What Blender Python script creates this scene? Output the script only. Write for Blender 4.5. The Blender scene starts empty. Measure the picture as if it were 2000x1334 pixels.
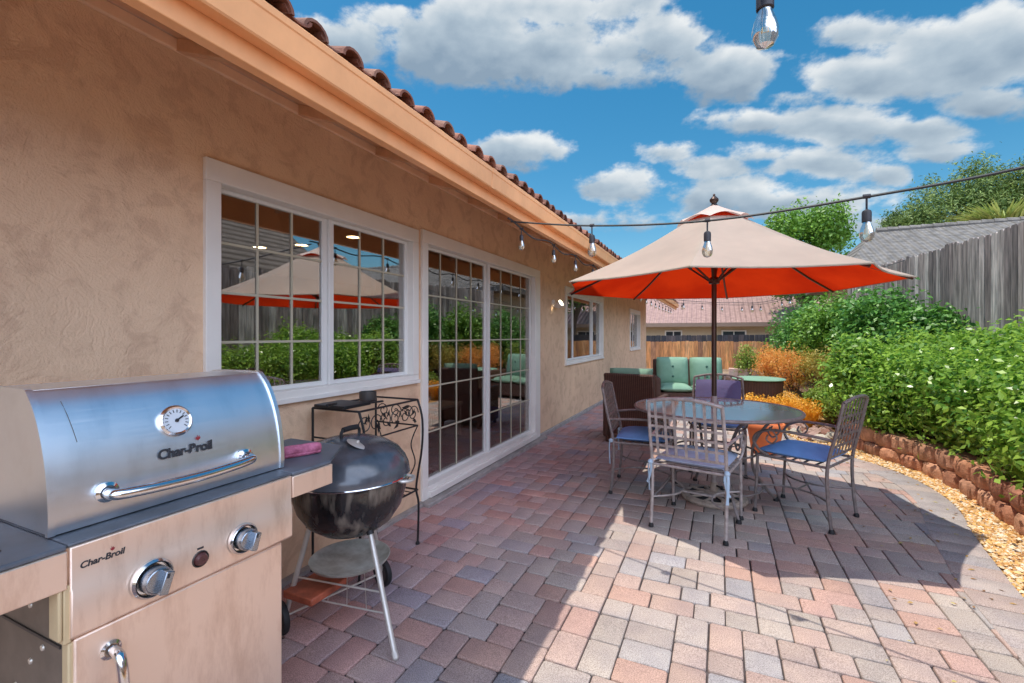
import bpy, math, random
import numpy as np
from mathutils import Vector, Matrix
R = math.radians
random.seed(7)
SC = bpy.context.scene
COL = SC.collection

# ------------------------------------------------------------------ camera
CAM_H = 1.30
YAW = 24.4                                   # looking left of the wall direction (+Y)
cd = bpy.data.cameras.new('camera'); cam = bpy.data.objects.new('camera', cd); COL.objects.link(cam)
cam.location = (0, 0, CAM_H); cam.rotation_euler = (R(90), 0, R(YAW))
cd.sensor_width = 36; cd.lens = 16.2; cd.shift_y = -0.006
cd.clip_start = 0.02; cd.clip_end = 2000
SC.camera = cam
CT, ST = math.cos(R(YAW)), math.sin(R(YAW))
def raydir(px, py):
    u = (px - 1000) / 900.0; v = (655 - py) / 900.0
    return Vector((u * CT - ST, u * ST + CT, v)).normalized()

# ------------------------------------------------------------------ light
SUN_EL = 77.3
sun_from = Vector((-0.2220, -0.035, 1)).normalized()
sd = bpy.data.lights.new('sun', 'SUN'); sun = bpy.data.objects.new('sun', sd); COL.objects.link(sun)
sd.energy = 2.05; sd.angle = R(0.5); sd.color = (1.0, 0.93, 0.82)
sun.rotation_euler = sun_from.to_track_quat('Z', 'Y').to_euler()
SC.view_settings.view_transform = 'Standard'; SC.view_settings.look = 'None'
SC.view_settings.gamma = 1; SC.view_settings.exposure = 1.2
SC.view_settings.use_curve_mapping = False

FILL_CLOUD = 19.0  # extra brightness of the added out-of-view cloud bank that fills the shade
world = bpy.data.worlds.new('World'); SC.world = world; world.use_nodes = True
world.cycles.sampling_method = 'MANUAL'; world.cycles.sample_map_resolution = 512
def build_world():
    nt = world.node_tree; N = nt.nodes; L = nt.links; N.clear()
    def n(t, **k):
        o = N.new(t)
        for a, b in k.items(): setattr(o, a, b)
        return o
    def m(op, a, b=None, clamp=False, c=None):
        o = n('ShaderNodeMath', operation=op, use_clamp=clamp)
        for i, v in enumerate((a, b, c)):
            if v is None: continue
            if isinstance(v, (int, float)): o.inputs[i].default_value = v
            else: L.new(v, o.inputs[i])
        return o.outputs[0]
    out = n('ShaderNodeOutputWorld'); bg = n('ShaderNodeBackground'); bg.inputs[1].default_value = 0.10
    L.new(bg.outputs[0], out.inputs[0])
    sky = n('ShaderNodeTexSky', sky_type='NISHITA'); sky.sun_disc = False
    sky.sun_elevation = R(SUN_EL); sky.sun_rotation = R(261.0); sky.air_density = 1.0; sky.dust_density = 0.4; sky.ozone_density = 2.2
    hs = n('ShaderNodeHueSaturation'); hs.inputs['Saturation'].default_value = 1.38; hs.inputs['Hue'].default_value = 0.482; hs.inputs['Value'].default_value = 0.60
    L.new(sky.outputs[0], hs.inputs['Color'])
    tc = n('ShaderNodeTexCoord'); D = tc.outputs['Generated']
    # direction warped a little by noise so that the cloud outlines billow
    def noise(scale, detail, rough, off=(0, 0, 0), vec=D):
        mp = n('ShaderNodeMapping'); mp.inputs['Location'].default_value = off; mp.inputs['Scale'].default_value = (1, 1, 1.7)
        L.new(vec, mp.inputs['Vector'])
        t = n('ShaderNodeTexNoise'); t.inputs['Scale'].default_value = scale; t.inputs['Detail'].default_value = detail; t.inputs['Roughness'].default_value = rough
        L.new(mp.outputs[0], t.inputs['Vector']); return t.outputs['Fac']
    blobs = [  # px, py, half width, half height, weight
        (930, 85, 150, 70, 1), (1090, 105, 150, 62, 1), (1040, 15, 190, 38, .9), (880, 45, 70, 55, .9), (690, 85, 85, 42, .75), (1150, 150, 110, 20, .6),
        (1420, 135, 95, 52, 1), (1310, 72, 65, 42, .8), (1690, 62, 100, 34, .75),
        (1700, 155, 160, 45, 1), (1850, 130, 150, 62, 1), (1990, 90, 110, 66, 1), (1950, 200, 120, 34, .8),
        (1640, 245, 150, 36, .95), (1780, 255, 100, 25, .8), (1470, 240, 80, 22, .65), (1030, 298, 95, 28, .62),
        (1210, 362, 72, 38, .9), (1600, 320, 110, 34, .72), (1380, 330, 75, 22, .6), (1740, 342, 38, 20, .65),
        (1430, 378, 120, 32, .62), (1600, 400, 170, 34, .6), (1300, 300, 60, 18, .4), (1500, 300, 70, 20, .5), (1850, 300, 90, 22, .45), (760, 30, 60, 30, .5), (1560, 190, 60, 20, .5), (1150, 430, 120, 22, .45), (1700, 440, 160, 24, .5)]
    # clouds are placed by compass bearing and elevation
    sp = n('ShaderNodeSeparateXYZ'); L.new(D, sp.inputs[0])
    az = m('ARCTAN2', sp.outputs[0], sp.outputs[1]); el = m('ARCSINE', sp.outputs[2])
    ae = lambda v: (math.atan2(v.x, v.y), math.asin(v.z))
    field = shade = wsum = None
    for (px, py, w, h, k) in blobs:
        w *= 1.17; h *= 1.17; k = min(1.1, k*1.12)
        a0, e0 = ae(raydir(px, py)); a1, e1 = ae(raydir(px + w*.5, py)); a3, e3 = ae(raydir(px, py - h*.5))
        # local axes of the cloud in (bearing, elevation): long axis (a1-a0, e1-e0), upward axis (a3-a0, e3-e0)
        ux, uy, vx, vy = 2*(a1-a0), 2*(e1-e0), 2*(a3-a0), 2*(e3-e0); det = ux*vy - uy*vx
        X = m('MULTIPLY_ADD', az, vy/det, c=m('MULTIPLY_ADD', el, -vx/det, c=(-a0*vy + e0*vx)/det))
        Y = m('MULTIPLY_ADD', az, -uy/det, c=m('MULTIPLY_ADD', el, ux/det, c=(a0*uy - e0*ux)/det))
        ln = m('SQRT', m('MULTIPLY_ADD', X, X, c=m('MULTIPLY', Y, Y)))
        e = m('MULTIPLY_ADD', ln, -k, c=1.22*k); Yc = m('MINIMUM', m('MAXIMUM', Y, -1.5), 1.5)
        wt = m('MAXIMUM', m('ADD', e, 0.30), 0.0)
        if field is None: field = e; shade = m('MULTIPLY', Yc, wt); wsum = wt
        else:
            field = m('MAXIMUM', field, e); shade = m('MULTIPLY_ADD', Yc, wt, c=shade); wsum = m('ADD', wsum, wt)
    field = m('MAXIMUM', field, -1.0)
    # unseen bright cloud bank added behind right of the camera as fill light
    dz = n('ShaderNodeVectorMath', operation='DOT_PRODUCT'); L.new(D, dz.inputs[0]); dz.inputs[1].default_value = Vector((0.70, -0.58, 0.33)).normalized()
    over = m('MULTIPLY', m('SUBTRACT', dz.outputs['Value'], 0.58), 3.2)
    field = m('MAXIMUM', field, over); fill_mask = m('MULTIPLY', over, 1.6, clamp=True)
    n1 = noise(6.5, 3, 0.60); n2 = noise(18.0, 7, 0.62, (3, 1, 2))
    nn = m('ADD', m('MULTIPLY', m('SUBTRACT', n1, 0.5), 1.9), m('MULTIPLY', m('SUBTRACT', n2, 0.5), 1.35))
    dens = m('ADD', field, nn)
    mr = n('ShaderNodeMapRange', interpolation_type='SMOOTHSTEP'); mr.inputs['From Min'].default_value = 0.02; mr.inputs['From Max'].default_value = 0.52
    L.new(dens, mr.inputs['Value'])
    mask = m('MULTIPLY', mr.outputs[0], 0.96)
    tone = m('DIVIDE', shade, m('MAXIMUM', wsum, 0.01))            # -1 base .. +1 top
    tone = m('ADD', m('MULTIPLY', tone, 0.62), m('MULTIPLY', m('SUBTRACT', n2, 0.5), 1.0))
    tone = m('ADD', tone, m('MULTIPLY', m('SUBTRACT', n1, 0.5), -0.9))
    tone = m('ADD', tone, m('MULTIPLY', m('SUBTRACT', 0.55, dens), 0.32))
    tone = m('ADD', tone, 0.52, clamp=True)
    cr = n('ShaderNodeValToRGB'); L.new(tone, cr.inputs[0])
    e = cr.color_ramp.elements
    e[0].position = 0.0; e[0].color = (0.27, 0.36, 0.46, 1)
    e[1].position = 1.0; e[1].color = (0.83, 0.86, 0.87, 1)
    x = e.new(0.45); x.color = (0.46, 0.55, 0.63, 1)
    sc = n('ShaderNodeVectorMath', operation='SCALE'); tn = n('ShaderNodeMix', data_type='RGBA', blend_type='MULTIPLY'); L.new(fill_mask, tn.inputs[0]); L.new(cr.outputs[0], tn.inputs[6]); tn.inputs[7].default_value = (0.95, 0.93, 1.06, 1)
    L.new(tn.outputs[2], sc.inputs[0]); L.new(m('ADD', m('MULTIPLY', fill_mask, FILL_CLOUD), 4.5), sc.inputs['Scale'])
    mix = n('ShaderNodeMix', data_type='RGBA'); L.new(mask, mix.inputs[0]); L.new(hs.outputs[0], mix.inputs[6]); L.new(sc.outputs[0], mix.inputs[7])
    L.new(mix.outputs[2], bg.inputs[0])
build_world()

# ------------------------------------------------------------------ materials
def lin(c): return tuple(c) + (1,)
MATS = {}
def mat(name, color, rough=0.6, metal=0.0, var=0.0, scale=8.0, bump=0.0, bscale=None, color2=None, spec=0.5, trans=0.0, aniso=None,
        coat=0.0, attr=None, detail=5, stretch=(1, 1, 1), emis=None, ramp=(0.35, 0.65), rvar=0.0):
    if name in MATS: return MATS[name]
    M = bpy.data.materials.new(name); M.use_nodes = True; nt = M.node_tree; N = nt.nodes; L = nt.links
    b = N['Principled BSDF']; out = N['Material Output']
    b.inputs['Roughness'].default_value = rough; b.inputs['Metallic'].default_value = metal
    b.inputs['Specular IOR Level'].default_value = spec; b.inputs['Coat Weight'].default_value = coat; b.inputs['Coat Roughness'].default_value = 0.08
    b.inputs['Base Color'].default_value = lin(color)
    tc = N.new('ShaderNodeTexCoord'); mp = N.new('ShaderNodeMapping'); mp.inputs['Scale'].default_value = stretch
    L.new(tc.outputs['Object'], mp.inputs['Vector'])
    colout = None
    if color2 is not None or var > 0:
        c2 = color2 if color2 is not None else tuple(x * (1 - var) for x in color)
        c1 = color if color2 is not None else tuple(min(1, x * (1 + var * .5)) for x in color)
        no = N.new('ShaderNodeTexNoise'); no.inputs['Scale'].default_value = scale; no.inputs['Detail'].default_value = detail; no.inputs['Roughness'].default_value = 0.6
        L.new(mp.outputs[0], no.inputs['Vector'])
        cr = N.new('ShaderNodeValToRGB'); cr.color_ramp.elements[0].position = ramp[0]; cr.color_ramp.elements[1].position = ramp[1]
        cr.color_ramp.elements[0].color = lin(c2); cr.color_ramp.elements[1].color = lin(c1)
        L.new(no.outputs['Fac'], cr.inputs[0]); colout = cr.outputs[0]
        if rvar:
            mr = N.new('ShaderNodeMapRange'); mr.inputs['To Min'].default_value = max(0, rough - rvar); mr.inputs['To Max'].default_value = rough + rvar
            L.new(no.outputs['Fac'], mr.inputs['Value']); L.new(mr.outputs[0], b.inputs['Roughness'])
    if attr:   # per-piece colour stored on the mesh, multiplied by the noise
        at = N.new('ShaderNodeAttribute'); at.attribute_name = attr
        if colout is None: colout = at.outputs['Color']
        else:
            mx = N.new('ShaderNodeMix'); mx.data_type = 'RGBA'; mx.blend_type = 'MULTIPLY'; mx.inputs[0].default_value = 1
            L.new(colout, mx.inputs[6]); L.new(at.outputs['Color'], mx.inputs[7]); colout = mx.outputs[2]
    if colout is not None: L.new(colout, b.inputs['Base Color'])
    if bump:
        nb = N.new('ShaderNodeTexNoise'); nb.inputs['Scale'].default_value = bscale or scale * 3; nb.inputs['Detail'].default_value = 6
        L.new(mp.outputs[0], nb.inputs['Vector'])
        bp = N.new('ShaderNodeBump'); bp.inputs['Strength'].default_value = 1.0; bp.inputs['Distance'].default_value = bump
        L.new(nb.outputs['Fac'], bp.inputs['Height']); L.new(bp.outputs[0], b.inputs['Normal'])
    if emis:
        b.inputs['Emission Color'].default_value = lin(emis[0]); b.inputs['Emission Strength'].default_value = emis[1]
    if trans:
        tr = N.new('ShaderNodeBsdfTranslucent'); ms = N.new('ShaderNodeMixShader'); ms.inputs[0].default_value = trans
        if colout is not None: L.new(colout, tr.inputs[0])
        else: tr.inputs[0].default_value = lin(color)
        L.new(b.outputs[0], ms.inputs[1]); L.new(tr.outputs[0], ms.inputs[2]); L.new(ms.outputs[0], out.inputs[0])
    MATS[name] = M; return M
def glass(name, tint, refl_lo, refl_hi, rough=0.0, alpha_col=(1, 1, 1)):
    """thin pane: mirror layer over a see-through tint (fresnel between them)"""
    M = bpy.data.materials.new(name); M.use_nodes = True; nt = M.node_tree; N = nt.nodes; L = nt.links; N.clear()
    out = N.new('ShaderNodeOutputMaterial'); g = N.new('ShaderNodeBsdfGlossy'); g.inputs['Roughness'].default_value = rough; g.inputs['Color'].default_value = (1, 1, 1, 1)
    t = N.new('ShaderNodeBsdfTransparent'); t.inputs[0].default_value = lin(tint)
    lw = N.new('ShaderNodeLayerWeight'); lw.inputs['Blend'].default_value = 0.35
    mr = N.new('ShaderNodeMapRange'); mr.inputs['To Min'].default_value = refl_lo; mr.inputs['To Max'].default_value = refl_hi
    L.new(lw.outputs['Fresnel'], mr.inputs['Value']); ms = N.new('ShaderNodeMixShader')
    L.new(mr.outputs[0], ms.inputs[0]); L.new(t.outputs[0], ms.inputs[1]); L.new(g.outputs[0], ms.inputs[2]); L.new(ms.outputs[0], out.inputs[0])
    return M

def stucco_mat():
    M = bpy.data.materials.new('stucco'); M.use_nodes = True; nt = M.node_tree; N = nt.nodes; L = nt.links
    b = N['Principled BSDF']; b.inputs['Roughness'].default_value = 0.9; b.inputs['Specular IOR Level'].default_value = 0.2
    tc = N.new('ShaderNodeTexCoord')
    def noise(s, d, r=0.6, dist=0.0):
        t = N.new('ShaderNodeTexNoise'); t.inputs['Scale'].default_value = s; t.inputs['Detail'].default_value = d; t.inputs['Roughness'].default_value = r
        t.inputs['Distortion'].default_value = dist; L.new(tc.outputs['Object'], t.inputs['Vector']); return t.outputs['Fac']
    def ramp(src, stops):
        c = N.new('ShaderNodeValToRGB'); L.new(src, c.inputs[0])
        c.color_ramp.elements[0].position = stops[0][0]; c.color_ramp.elements[0].color = lin(stops[0][1])
        c.color_ramp.elements[1].position = stops[-1][0]; c.color_ramp.elements[1].color = lin(stops[-1][1])
        for p, q in stops[1:-1]: c.color_ramp.elements.new(p).color = lin(q)
        return c.outputs[0]
    base = ramp(noise(1.6, 6), [(0.3, (0.69, 0.470, 0.310)), (0.7, (0.83, 0.585, 0.39))])
    trowel = ramp(noise(7, 6, 0.6, 0.6), [(0.40, (0.84, 0.80, 0.80)), (0.50, (1, 1, 1)), (0.60, (1.0, 1.0, 1.0))])
    mx = N.new('ShaderNodeMix'); mx.data_type = 'RGBA'; mx.blend_type = 'MULTIPLY'; mx.inputs[0].default_value = 0.8
    L.new(base, mx.inputs[6]); L.new(trowel, mx.inputs[7]); L.new(mx.outputs[2], b.inputs['Base Color'])
    # skip-trowel relief: broad smears, crack-like edges and fine sand
    def mm(op, a, bb):
        o = N.new('ShaderNodeMath'); o.operation = op
        for i, v in enumerate((a, bb)):
            if isinstance(v, (int, float)): o.inputs[i].default_value = v
            else: L.new(v, o.inputs[i])
        return o.outputs[0]
    smear = noise(5, 7, 0.6, 0.5); ridge = mm('ABSOLUTE', mm('SUBTRACT', noise(6, 4, 0.5, 2.0), 0.5), 0)
    ridge = mm('MINIMUM', mm('MULTIPLY', ridge, 14.0), 1.0)
    h = mm('ADD', mm('MULTIPLY', smear, 1.0), mm('MULTIPLY', ridge, 0.10)); h = mm('ADD', h, mm('MULTIPLY', noise(120, 4), 0.30))
    bp = N.new('ShaderNodeBump'); bp.inputs['Distance'].default_value = 0.013; bp.inputs['Strength'].default_value = 0.9
    L.new(h, bp.inputs['Height']); L.new(bp.outputs[0], b.inputs['Normal'])
    return M
M_STUCCO = stucco_mat()
M_WHITE = mat('white_vinyl', (0.80, 0.76, 0.70), 0.45, var=0.06, scale=3, bump=0.0006, bscale=40)
M_WHITE2 = mat('window_sash', (0.74, 0.73, 0.70), 0.4)
M_BRASS = mat('muntin_paint', (0.48, 0.44, 0.33), 0.45)
M_PEACH = mat('peach_paint', (0.95, 0.46, 0.20), 0.38, var=0.12, scale=4, bump=0.001, bscale=30)
M_PEACH2 = mat('peach_wood', (0.74, 0.42, 0.235), 0.6, var=0.22, scale=6, bump=0.002, bscale=18, stretch=(1, .3, 1))
M_TILE = mat('roof_clay', (0.40, 0.20, 0.13), 0.85, color2=(0.20, 0.085, 0.06), scale=14, bump=0.004, bscale=60, attr='tint')
M_DARKIN = mat('interior_wall', (0.34, 0.26, 0.20), 0.9, var=0.1, scale=2)
M_CEIL = mat('interior_ceiling', (0.30, 0.24, 0.19), 0.9)
M_FLOORIN = mat('interior_floor', (0.16, 0.06, 0.045), 0.3, var=0.4, scale=6, stretch=(1, 8, 1))
M_GLASS = glass('window_glass', (0.86, 0.85, 0.83), 0.20, 0.80)
M_GLASS2 = glass('door_glass', (0.82, 0.80, 0.78), 0.14, 0.80)
M_CONC = mat('concrete', (0.36, 0.33, 0.31), 0.9, var=0.25, scale=9, bump=0.003, bscale=60)

# ------------------------------------------------------------------ mesh helpers
class MB:
    def __init__(s): s.v = []; s.f = []; s.c = []; s.cur = None
    def _add(s, vs, fs):
        o = len(s.v); s.v += [tuple(p) for p in vs]; s.f += [tuple(i + o for i in f) for f in fs]
        if s.cur is not None: s.c += [s.cur] * len(fs)
    def box(s, x0, x1, y0, y1, z0, z1):
        s._add([(x0,y0,z0),(x1,y0,z0),(x1,y1,z0),(x0,y1,z0),(x0,y0,z1),(x1,y0,z1),(x1,y1,z1),(x0,y1,z1)],
               [(0,3,2,1),(4,5,6,7),(0,1,5,4),(1,2,6,5),(2,3,7,6),(3,0,4,7)]); return s
    def obox(s, c, size, m=None):
        hx, hy, hz = size[0]/2, size[1]/2, size[2]/2; c = Vector(c); P = []
        for z in (-hz, hz):
            for x, y in ((-hx,-hy),(hx,-hy),(hx,hy),(-hx,hy)):
                q = Vector((x, y, z)); P.append(c + (m @ q if m else q))
        s._add(P, [(0,3,2,1),(4,5,6,7),(0,1,5,4),(1,2,6,5),(2,3,7,6),(3,0,4,7)]); return s
    def tube(s, pts, r, seg=8, closed=False, flat=None):
        pts = [Vector(p) for p in pts]; n = len(pts)
        rs = r if isinstance(r, (list, tuple)) else [r] * n
        rings = []; up = None
        for i, p in enumerate(pts):
            a = pts[(i-1) % n] if (closed or i > 0) else p; b = pts[(i+1) % n] if (closed or i < n-1) else p
            t = (b - a).normalized()
            if up is None:
                up = Vector((0,0,1)) if abs(t.z) < .9 else Vector((1,0,0))
            sd_ = t.cross(up)
            if sd_.length < 1e-6: sd_ = t.cross(Vector((0,1,0)))
            sd_.normalize(); up = sd_.cross(t).normalized()
            k = flat or 1.0
            rings.append([p + (sd_ * math.cos(2*math.pi*j/seg) * rs[i] + up * math.sin(2*math.pi*j/seg) * rs[i] * k) for j in range(seg)])
        vs = [v for g in rings for v in g]; fs = []
        m_ = n if closed else n-1
        for i in range(m_):
            for j in range(seg):
                a = i*seg+j; b = i*seg+(j+1)%seg; c = ((i+1)%n)*seg+(j+1)%seg; d = ((i+1)%n)*seg+j
                fs.append((a, b, c, d))
        if not closed: fs += [tuple(range(seg-1,-1,-1)), tuple((n-1)*seg+j for j in range(seg))]
        s._add(vs, fs); return s
    def lathe(s, prof, c=(0,0,0), seg=32, m=None, close=False):
        vs = []; fs = []; c = Vector(c); n = len(prof)
        for (r, z) in prof:
            for j in range(seg):
                a = 2*math.pi*j/seg; q = Vector((r*math.cos(a), r*math.sin(a), z)); vs.append(c + (m @ q if m else q))
        for i in range(n-1):
            for j in range(seg):
                fs.append((i*seg+j, i*seg+(j+1)%seg, (i+1)*seg+(j+1)%seg, (i+1)*seg+j))
        if close:
            fs += [tuple(range(seg-1,-1,-1)), tuple((n-1)*seg+j for j in range(seg))]
        s._add(vs, fs); return s
    def prism(s, poly, z0, z1):
        n = len(poly); vs = [(x,y,z0) for x,y in poly] + [(x,y,z1) for x,y in poly]
        s._add(vs, [tuple(range(n-1,-1,-1)), tuple(range(n,2*n))] + [(i,(i+1)%n,n+(i+1)%n,n+i) for i in range(n)]); return s
    def prismy(s, poly, y0, y1):   # poly in XZ, extruded along Y
        n = len(poly); vs = [(x,y0,z) for x,z in poly] + [(x,y1,z) for x,z in poly]
        s._add(vs, [tuple(range(n)), tuple(range(2*n-1,n-1,-1))] + [(i,n+i,n+(i+1)%n,(i+1)%n) for i in range(n)]); return s
    def ball(s, c, r, seg=12, rg=8, sq=(1,1,1)):
        prof = [(max(1e-4, math.sin(math.pi*i/rg)) * r, -math.cos(math.pi*i/rg) * r) for i in range(rg+1)]
        return s.lathe(prof, c, seg, Matrix.Diagonal(sq))

def woff(p):
    o = Vector((0,0,0))
    while p is not None: o += p.location; p = p.parent
    return o
def tag(o, label=None, cat=None, group=None, kind=None):
    if label: o['label'] = label
    if cat: o['category'] = cat
    if group: o['group'] = group
    if kind: o['kind'] = kind
    return o
def obj(name, mb, m, parent=None, bevel=0.0, smooth=35, loc=None, seg=2, subsurf=0):
    me = bpy.data.meshes.new(name)
    off = woff(parent) if parent else Vector(loc or (0,0,0))
    me.from_pydata([(x-off.x, y-off.y, z-off.z) for x,y,z in mb.v], [], mb.f); me.update()
    if mb.c:
        at = me.attributes.new('tint', 'FLOAT_COLOR', 'FACE'); at.data.foreach_set('color', np.array([tuple(c)+(1,) for c in mb.c], dtype=np.float32).ravel())
    me.materials.append(m)
    if smooth:
        me.polygons.foreach_set('use_smooth', [True]*len(me.polygons)); me.set_sharp_from_angle(angle=R(smooth))
    o = bpy.data.objects.new(name, me); COL.objects.link(o)
    if parent: o.parent = parent
    else: o.location = off
    if bevel:
        b = o.modifiers.new('b', 'BEVEL'); b.width = bevel; b.segments = seg; b.limit_method = 'ANGLE'; b.angle_limit = R(40); b.harden_normals = False
    if subsurf:
        q = o.modifiers.new('s', 'SUBSURF'); q.levels = subsurf; q.render_levels = subsurf
    return o
def thing(name, label, cat, loc=(0,0,0), rz=0.0, group=None):
    o = bpy.data.objects.new(name, None); COL.objects.link(o); o.location = loc; o.rotation_euler = (0,0,rz)
    o.empty_display_size = 0.1
    return tag(o, label, cat, group)
def struct(name, mb, m, **k): return tag(obj(name, mb, m, **k), kind='structure')
def copy_tree(o, parent=None):
    c = o.copy(); COL.objects.link(c)
    if parent: c.parent = parent
    for ch in list(o.children): copy_tree(ch, c)
    return c
def lettering(txt, size, m, parent, origin, xdir, ydir, extrude=0.0006, name='lettering', shear=0.0, spacing=1.0, bold=0.0):
    cu = bpy.data.curves.new('t', 'FONT'); cu.body = txt; cu.size = size; cu.extrude = extrude; cu.shear = shear; cu.space_character = spacing; cu.offset = bold
    t = bpy.data.objects.new('t', cu); COL.objects.link(t)
    bpy.context.view_layer.update()
    me = bpy.data.meshes.new_from_object(t.evaluated_get(bpy.context.evaluated_depsgraph_get()))
    bpy.data.objects.remove(t)
    xd = Vector(xdir).normalized(); yd = Vector(ydir).normalized(); zd = xd.cross(yd); off = Vector(origin) - woff(parent)
    for v in me.vertices:
        v.co = off + xd * v.co.x + yd * v.co.y + zd * v.co.z
    me.materials.clear(); me.materials.append(m)
    o = bpy.data.objects.new(name, me); COL.objects.link(o); o.parent = parent
    return o
def arc(c, r, a0, a1, n, ax=Vector((1,0,0)), ay=Vector((0,0,1))):
    return [Vector(c) + ax*(r*math.cos(R(a0+(a1-a0)*i/n))) + ay*(r*math.sin(R(a0+(a1-a0)*i/n))) for i in range(n+1)]
def smoothline(P, n=6):
    P = [Vector(p) for p in P]; out = []
    for i in range(len(P)-1):
        p0 = P[max(0,i-1)]; p1 = P[i]; p2 = P[i+1]; p3 = P[min(len(P)-1,i+2)]
        for k in range(n):
            t = k/n
            out.append(0.5*((2*p1)+(-p0+p2)*t+(2*p0-5*p1+4*p2-p3)*t*t+(-p0+3*p1-3*p2+p3)*t**3))
    out.append(P[-1]); return out

# ================================================================== SETTING
M_DIRT = mat('bare_earth', (0.34, 0.25, 0.17), 0.95, color2=(0.22, 0.15, 0.10), scale=3, bump=0.02, bscale=20)
struct('ground', MB().box(-300, 300, -300, 300, -0.6, -0.06), M_DIRT, smooth=0)

OUT = [(1.30,-4),(1.30,1.5),(1.33,2.5),(1.36,3.08),(1.41,3.43),(1.50,3.97),(1.62,4.55),(1.62,5.1),(1.50,5.55),(1.28,5.95),(1.0,6.35),(.80,6.9),(.74,7.6),(.80,9),(.9,12),(.9,17)]
OUTS = [(p.x, p.y) for p in smoothline([(x,y,0) for x,y in OUT], 8)]
WB = [(1.75,-4),(1.75,2),(1.76,3.2),(1.78,4.1),(1.80,4.8),(1.74,5.45),(1.50,6.1),(1.36,6.8),(1.36,8)]
WBS = [(p.x, p.y) for p in smoothline([(x,y,0) for x,y in WB], 8)]
def xat(line, y):
    for (a, b) in zip(line, line[1:]):
        if a[1] <= y <= b[1] and b[1] > a[1]: return a[0] + (b[0]-a[0])*(y-a[1])/(b[1]-a[1])
    return line[-1][0] if y > line[-1][1] else line[0][0]

M_SAND = mat('joint_sand', (0.075, 0.06, 0.06), 0.95, var=0.4, scale=30, bump=0.004, bscale=90)
sandpoly = [(-2.3,-4)] + OUTS[0:1] + OUTS[1:] + [(-2.3,17)]
sm = MB(); sm.prism(sandpoly, -0.05, -0.012)
struct('patio_base', sm, M_SAND, smooth=0)

def pavers():
    U = 0.0668; x0, y0 = -2.12, -2.0; W = int(3.95/U); H = int(17.5/U)
    rnd = random.Random(11); sky = [0]*W; mb = MB(); G = 0.0034; B = 0.0042
    pal = [((.47,.375,.32),3.4),((.435,.38,.335),3),((.48,.36,.30),3),((.51,.345,.275),1.8),((.40,.375,.355),1.8),((.45,.395,.34),2.8),((.38,.37,.37),.6),((.48,.325,.27),.9)]
    tot = sum(p[1] for p in pal)
    for row in range(H):
        x = 0
        while x < W:
            if sky[x] > row: x += 1; continue
            r = 0
            while x+r < W and sky[x+r] <= row: r += 1
            end = x + r
            while x < end:
                r = end - x
                w = r if r in (1,2,3) else (2 if r == 4 else rnd.choice((2,2,3)))
                h = 2 if w == 3 else rnd.choice((2,3,3))
                hl = (sky[x-1]-row) if x > 0 else 0
                if hl in (2,3) and not (w == 3 and hl == 3) and rnd.random() < .72: h = hl
                ax, ay = x0+x*U, y0+row*U; bx, by = ax+w*U, ay+h*U
                for q in range(w): sky[x+q] = row+h
                x += w
                cy = (ay+by)/2
                if bx > xat(OUTS, ay)-0.02 or bx > xat(OUTS, by)-0.02: continue
                t = rnd.random()*tot
                for c, k in pal:
                    t -= k
                    if t <= 0: break
                # redder mix close to the house wall, greyer further out
                red = max(0, min(1, (-.7-(ax+bx)/2)/1.0)) * .5
                c = (c[0]*(1+.06*red), c[1]*(1-.30*red), c[2]*(1-.15*red))
                f = rnd.uniform(.92, 1.10); mb.cur = (c[0]*f, c[1]*f, c[2]*f)
                dz = rnd.uniform(-.0016,.0016); tx = rnd.uniform(-.0012,.0012); ty = rnd.uniform(-.0012,.0012)
                j = [rnd.uniform(-.0018,.0018) for _ in range(4)]
                A0, A1, B0, B1 = ax+G+j[0], bx-G+j[1], ay+G+j[2], by-G+j[3]
                # rounded corners: 8-gon outline at the top and a wider one below
                def ring(e, z, ch):
                    a, b_, c_, d_ = A0+e, A1-e, B0+e, B1-e
                    P = [(a+ch,c_),(b_-ch,c_),(b_,c_+ch),(b_,d_-ch),(b_-ch,d_),(a+ch,d_),(a,d_-ch),(a,c_+ch)]
                    return [(p, q, z + (tx if p > (a+b_)/2 else -tx) + (ty if q > (c_+d_)/2 else -ty)) for p, q in P]
                vs = ring(0,-.03,.006)+ring(0,-B+dz,.007)+ring(B*.35,-B*.3+dz,.008)+ring(B*1.1,dz,.009)
                fs = [(i+8*k,(i+1)%8+8*k,(i+1)%8+8*k+8,i+8*k+8) for k in range(3) for i in range(8)] + [tuple(range(24,32))]
                mb._add(vs, fs)
    return mb
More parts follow.
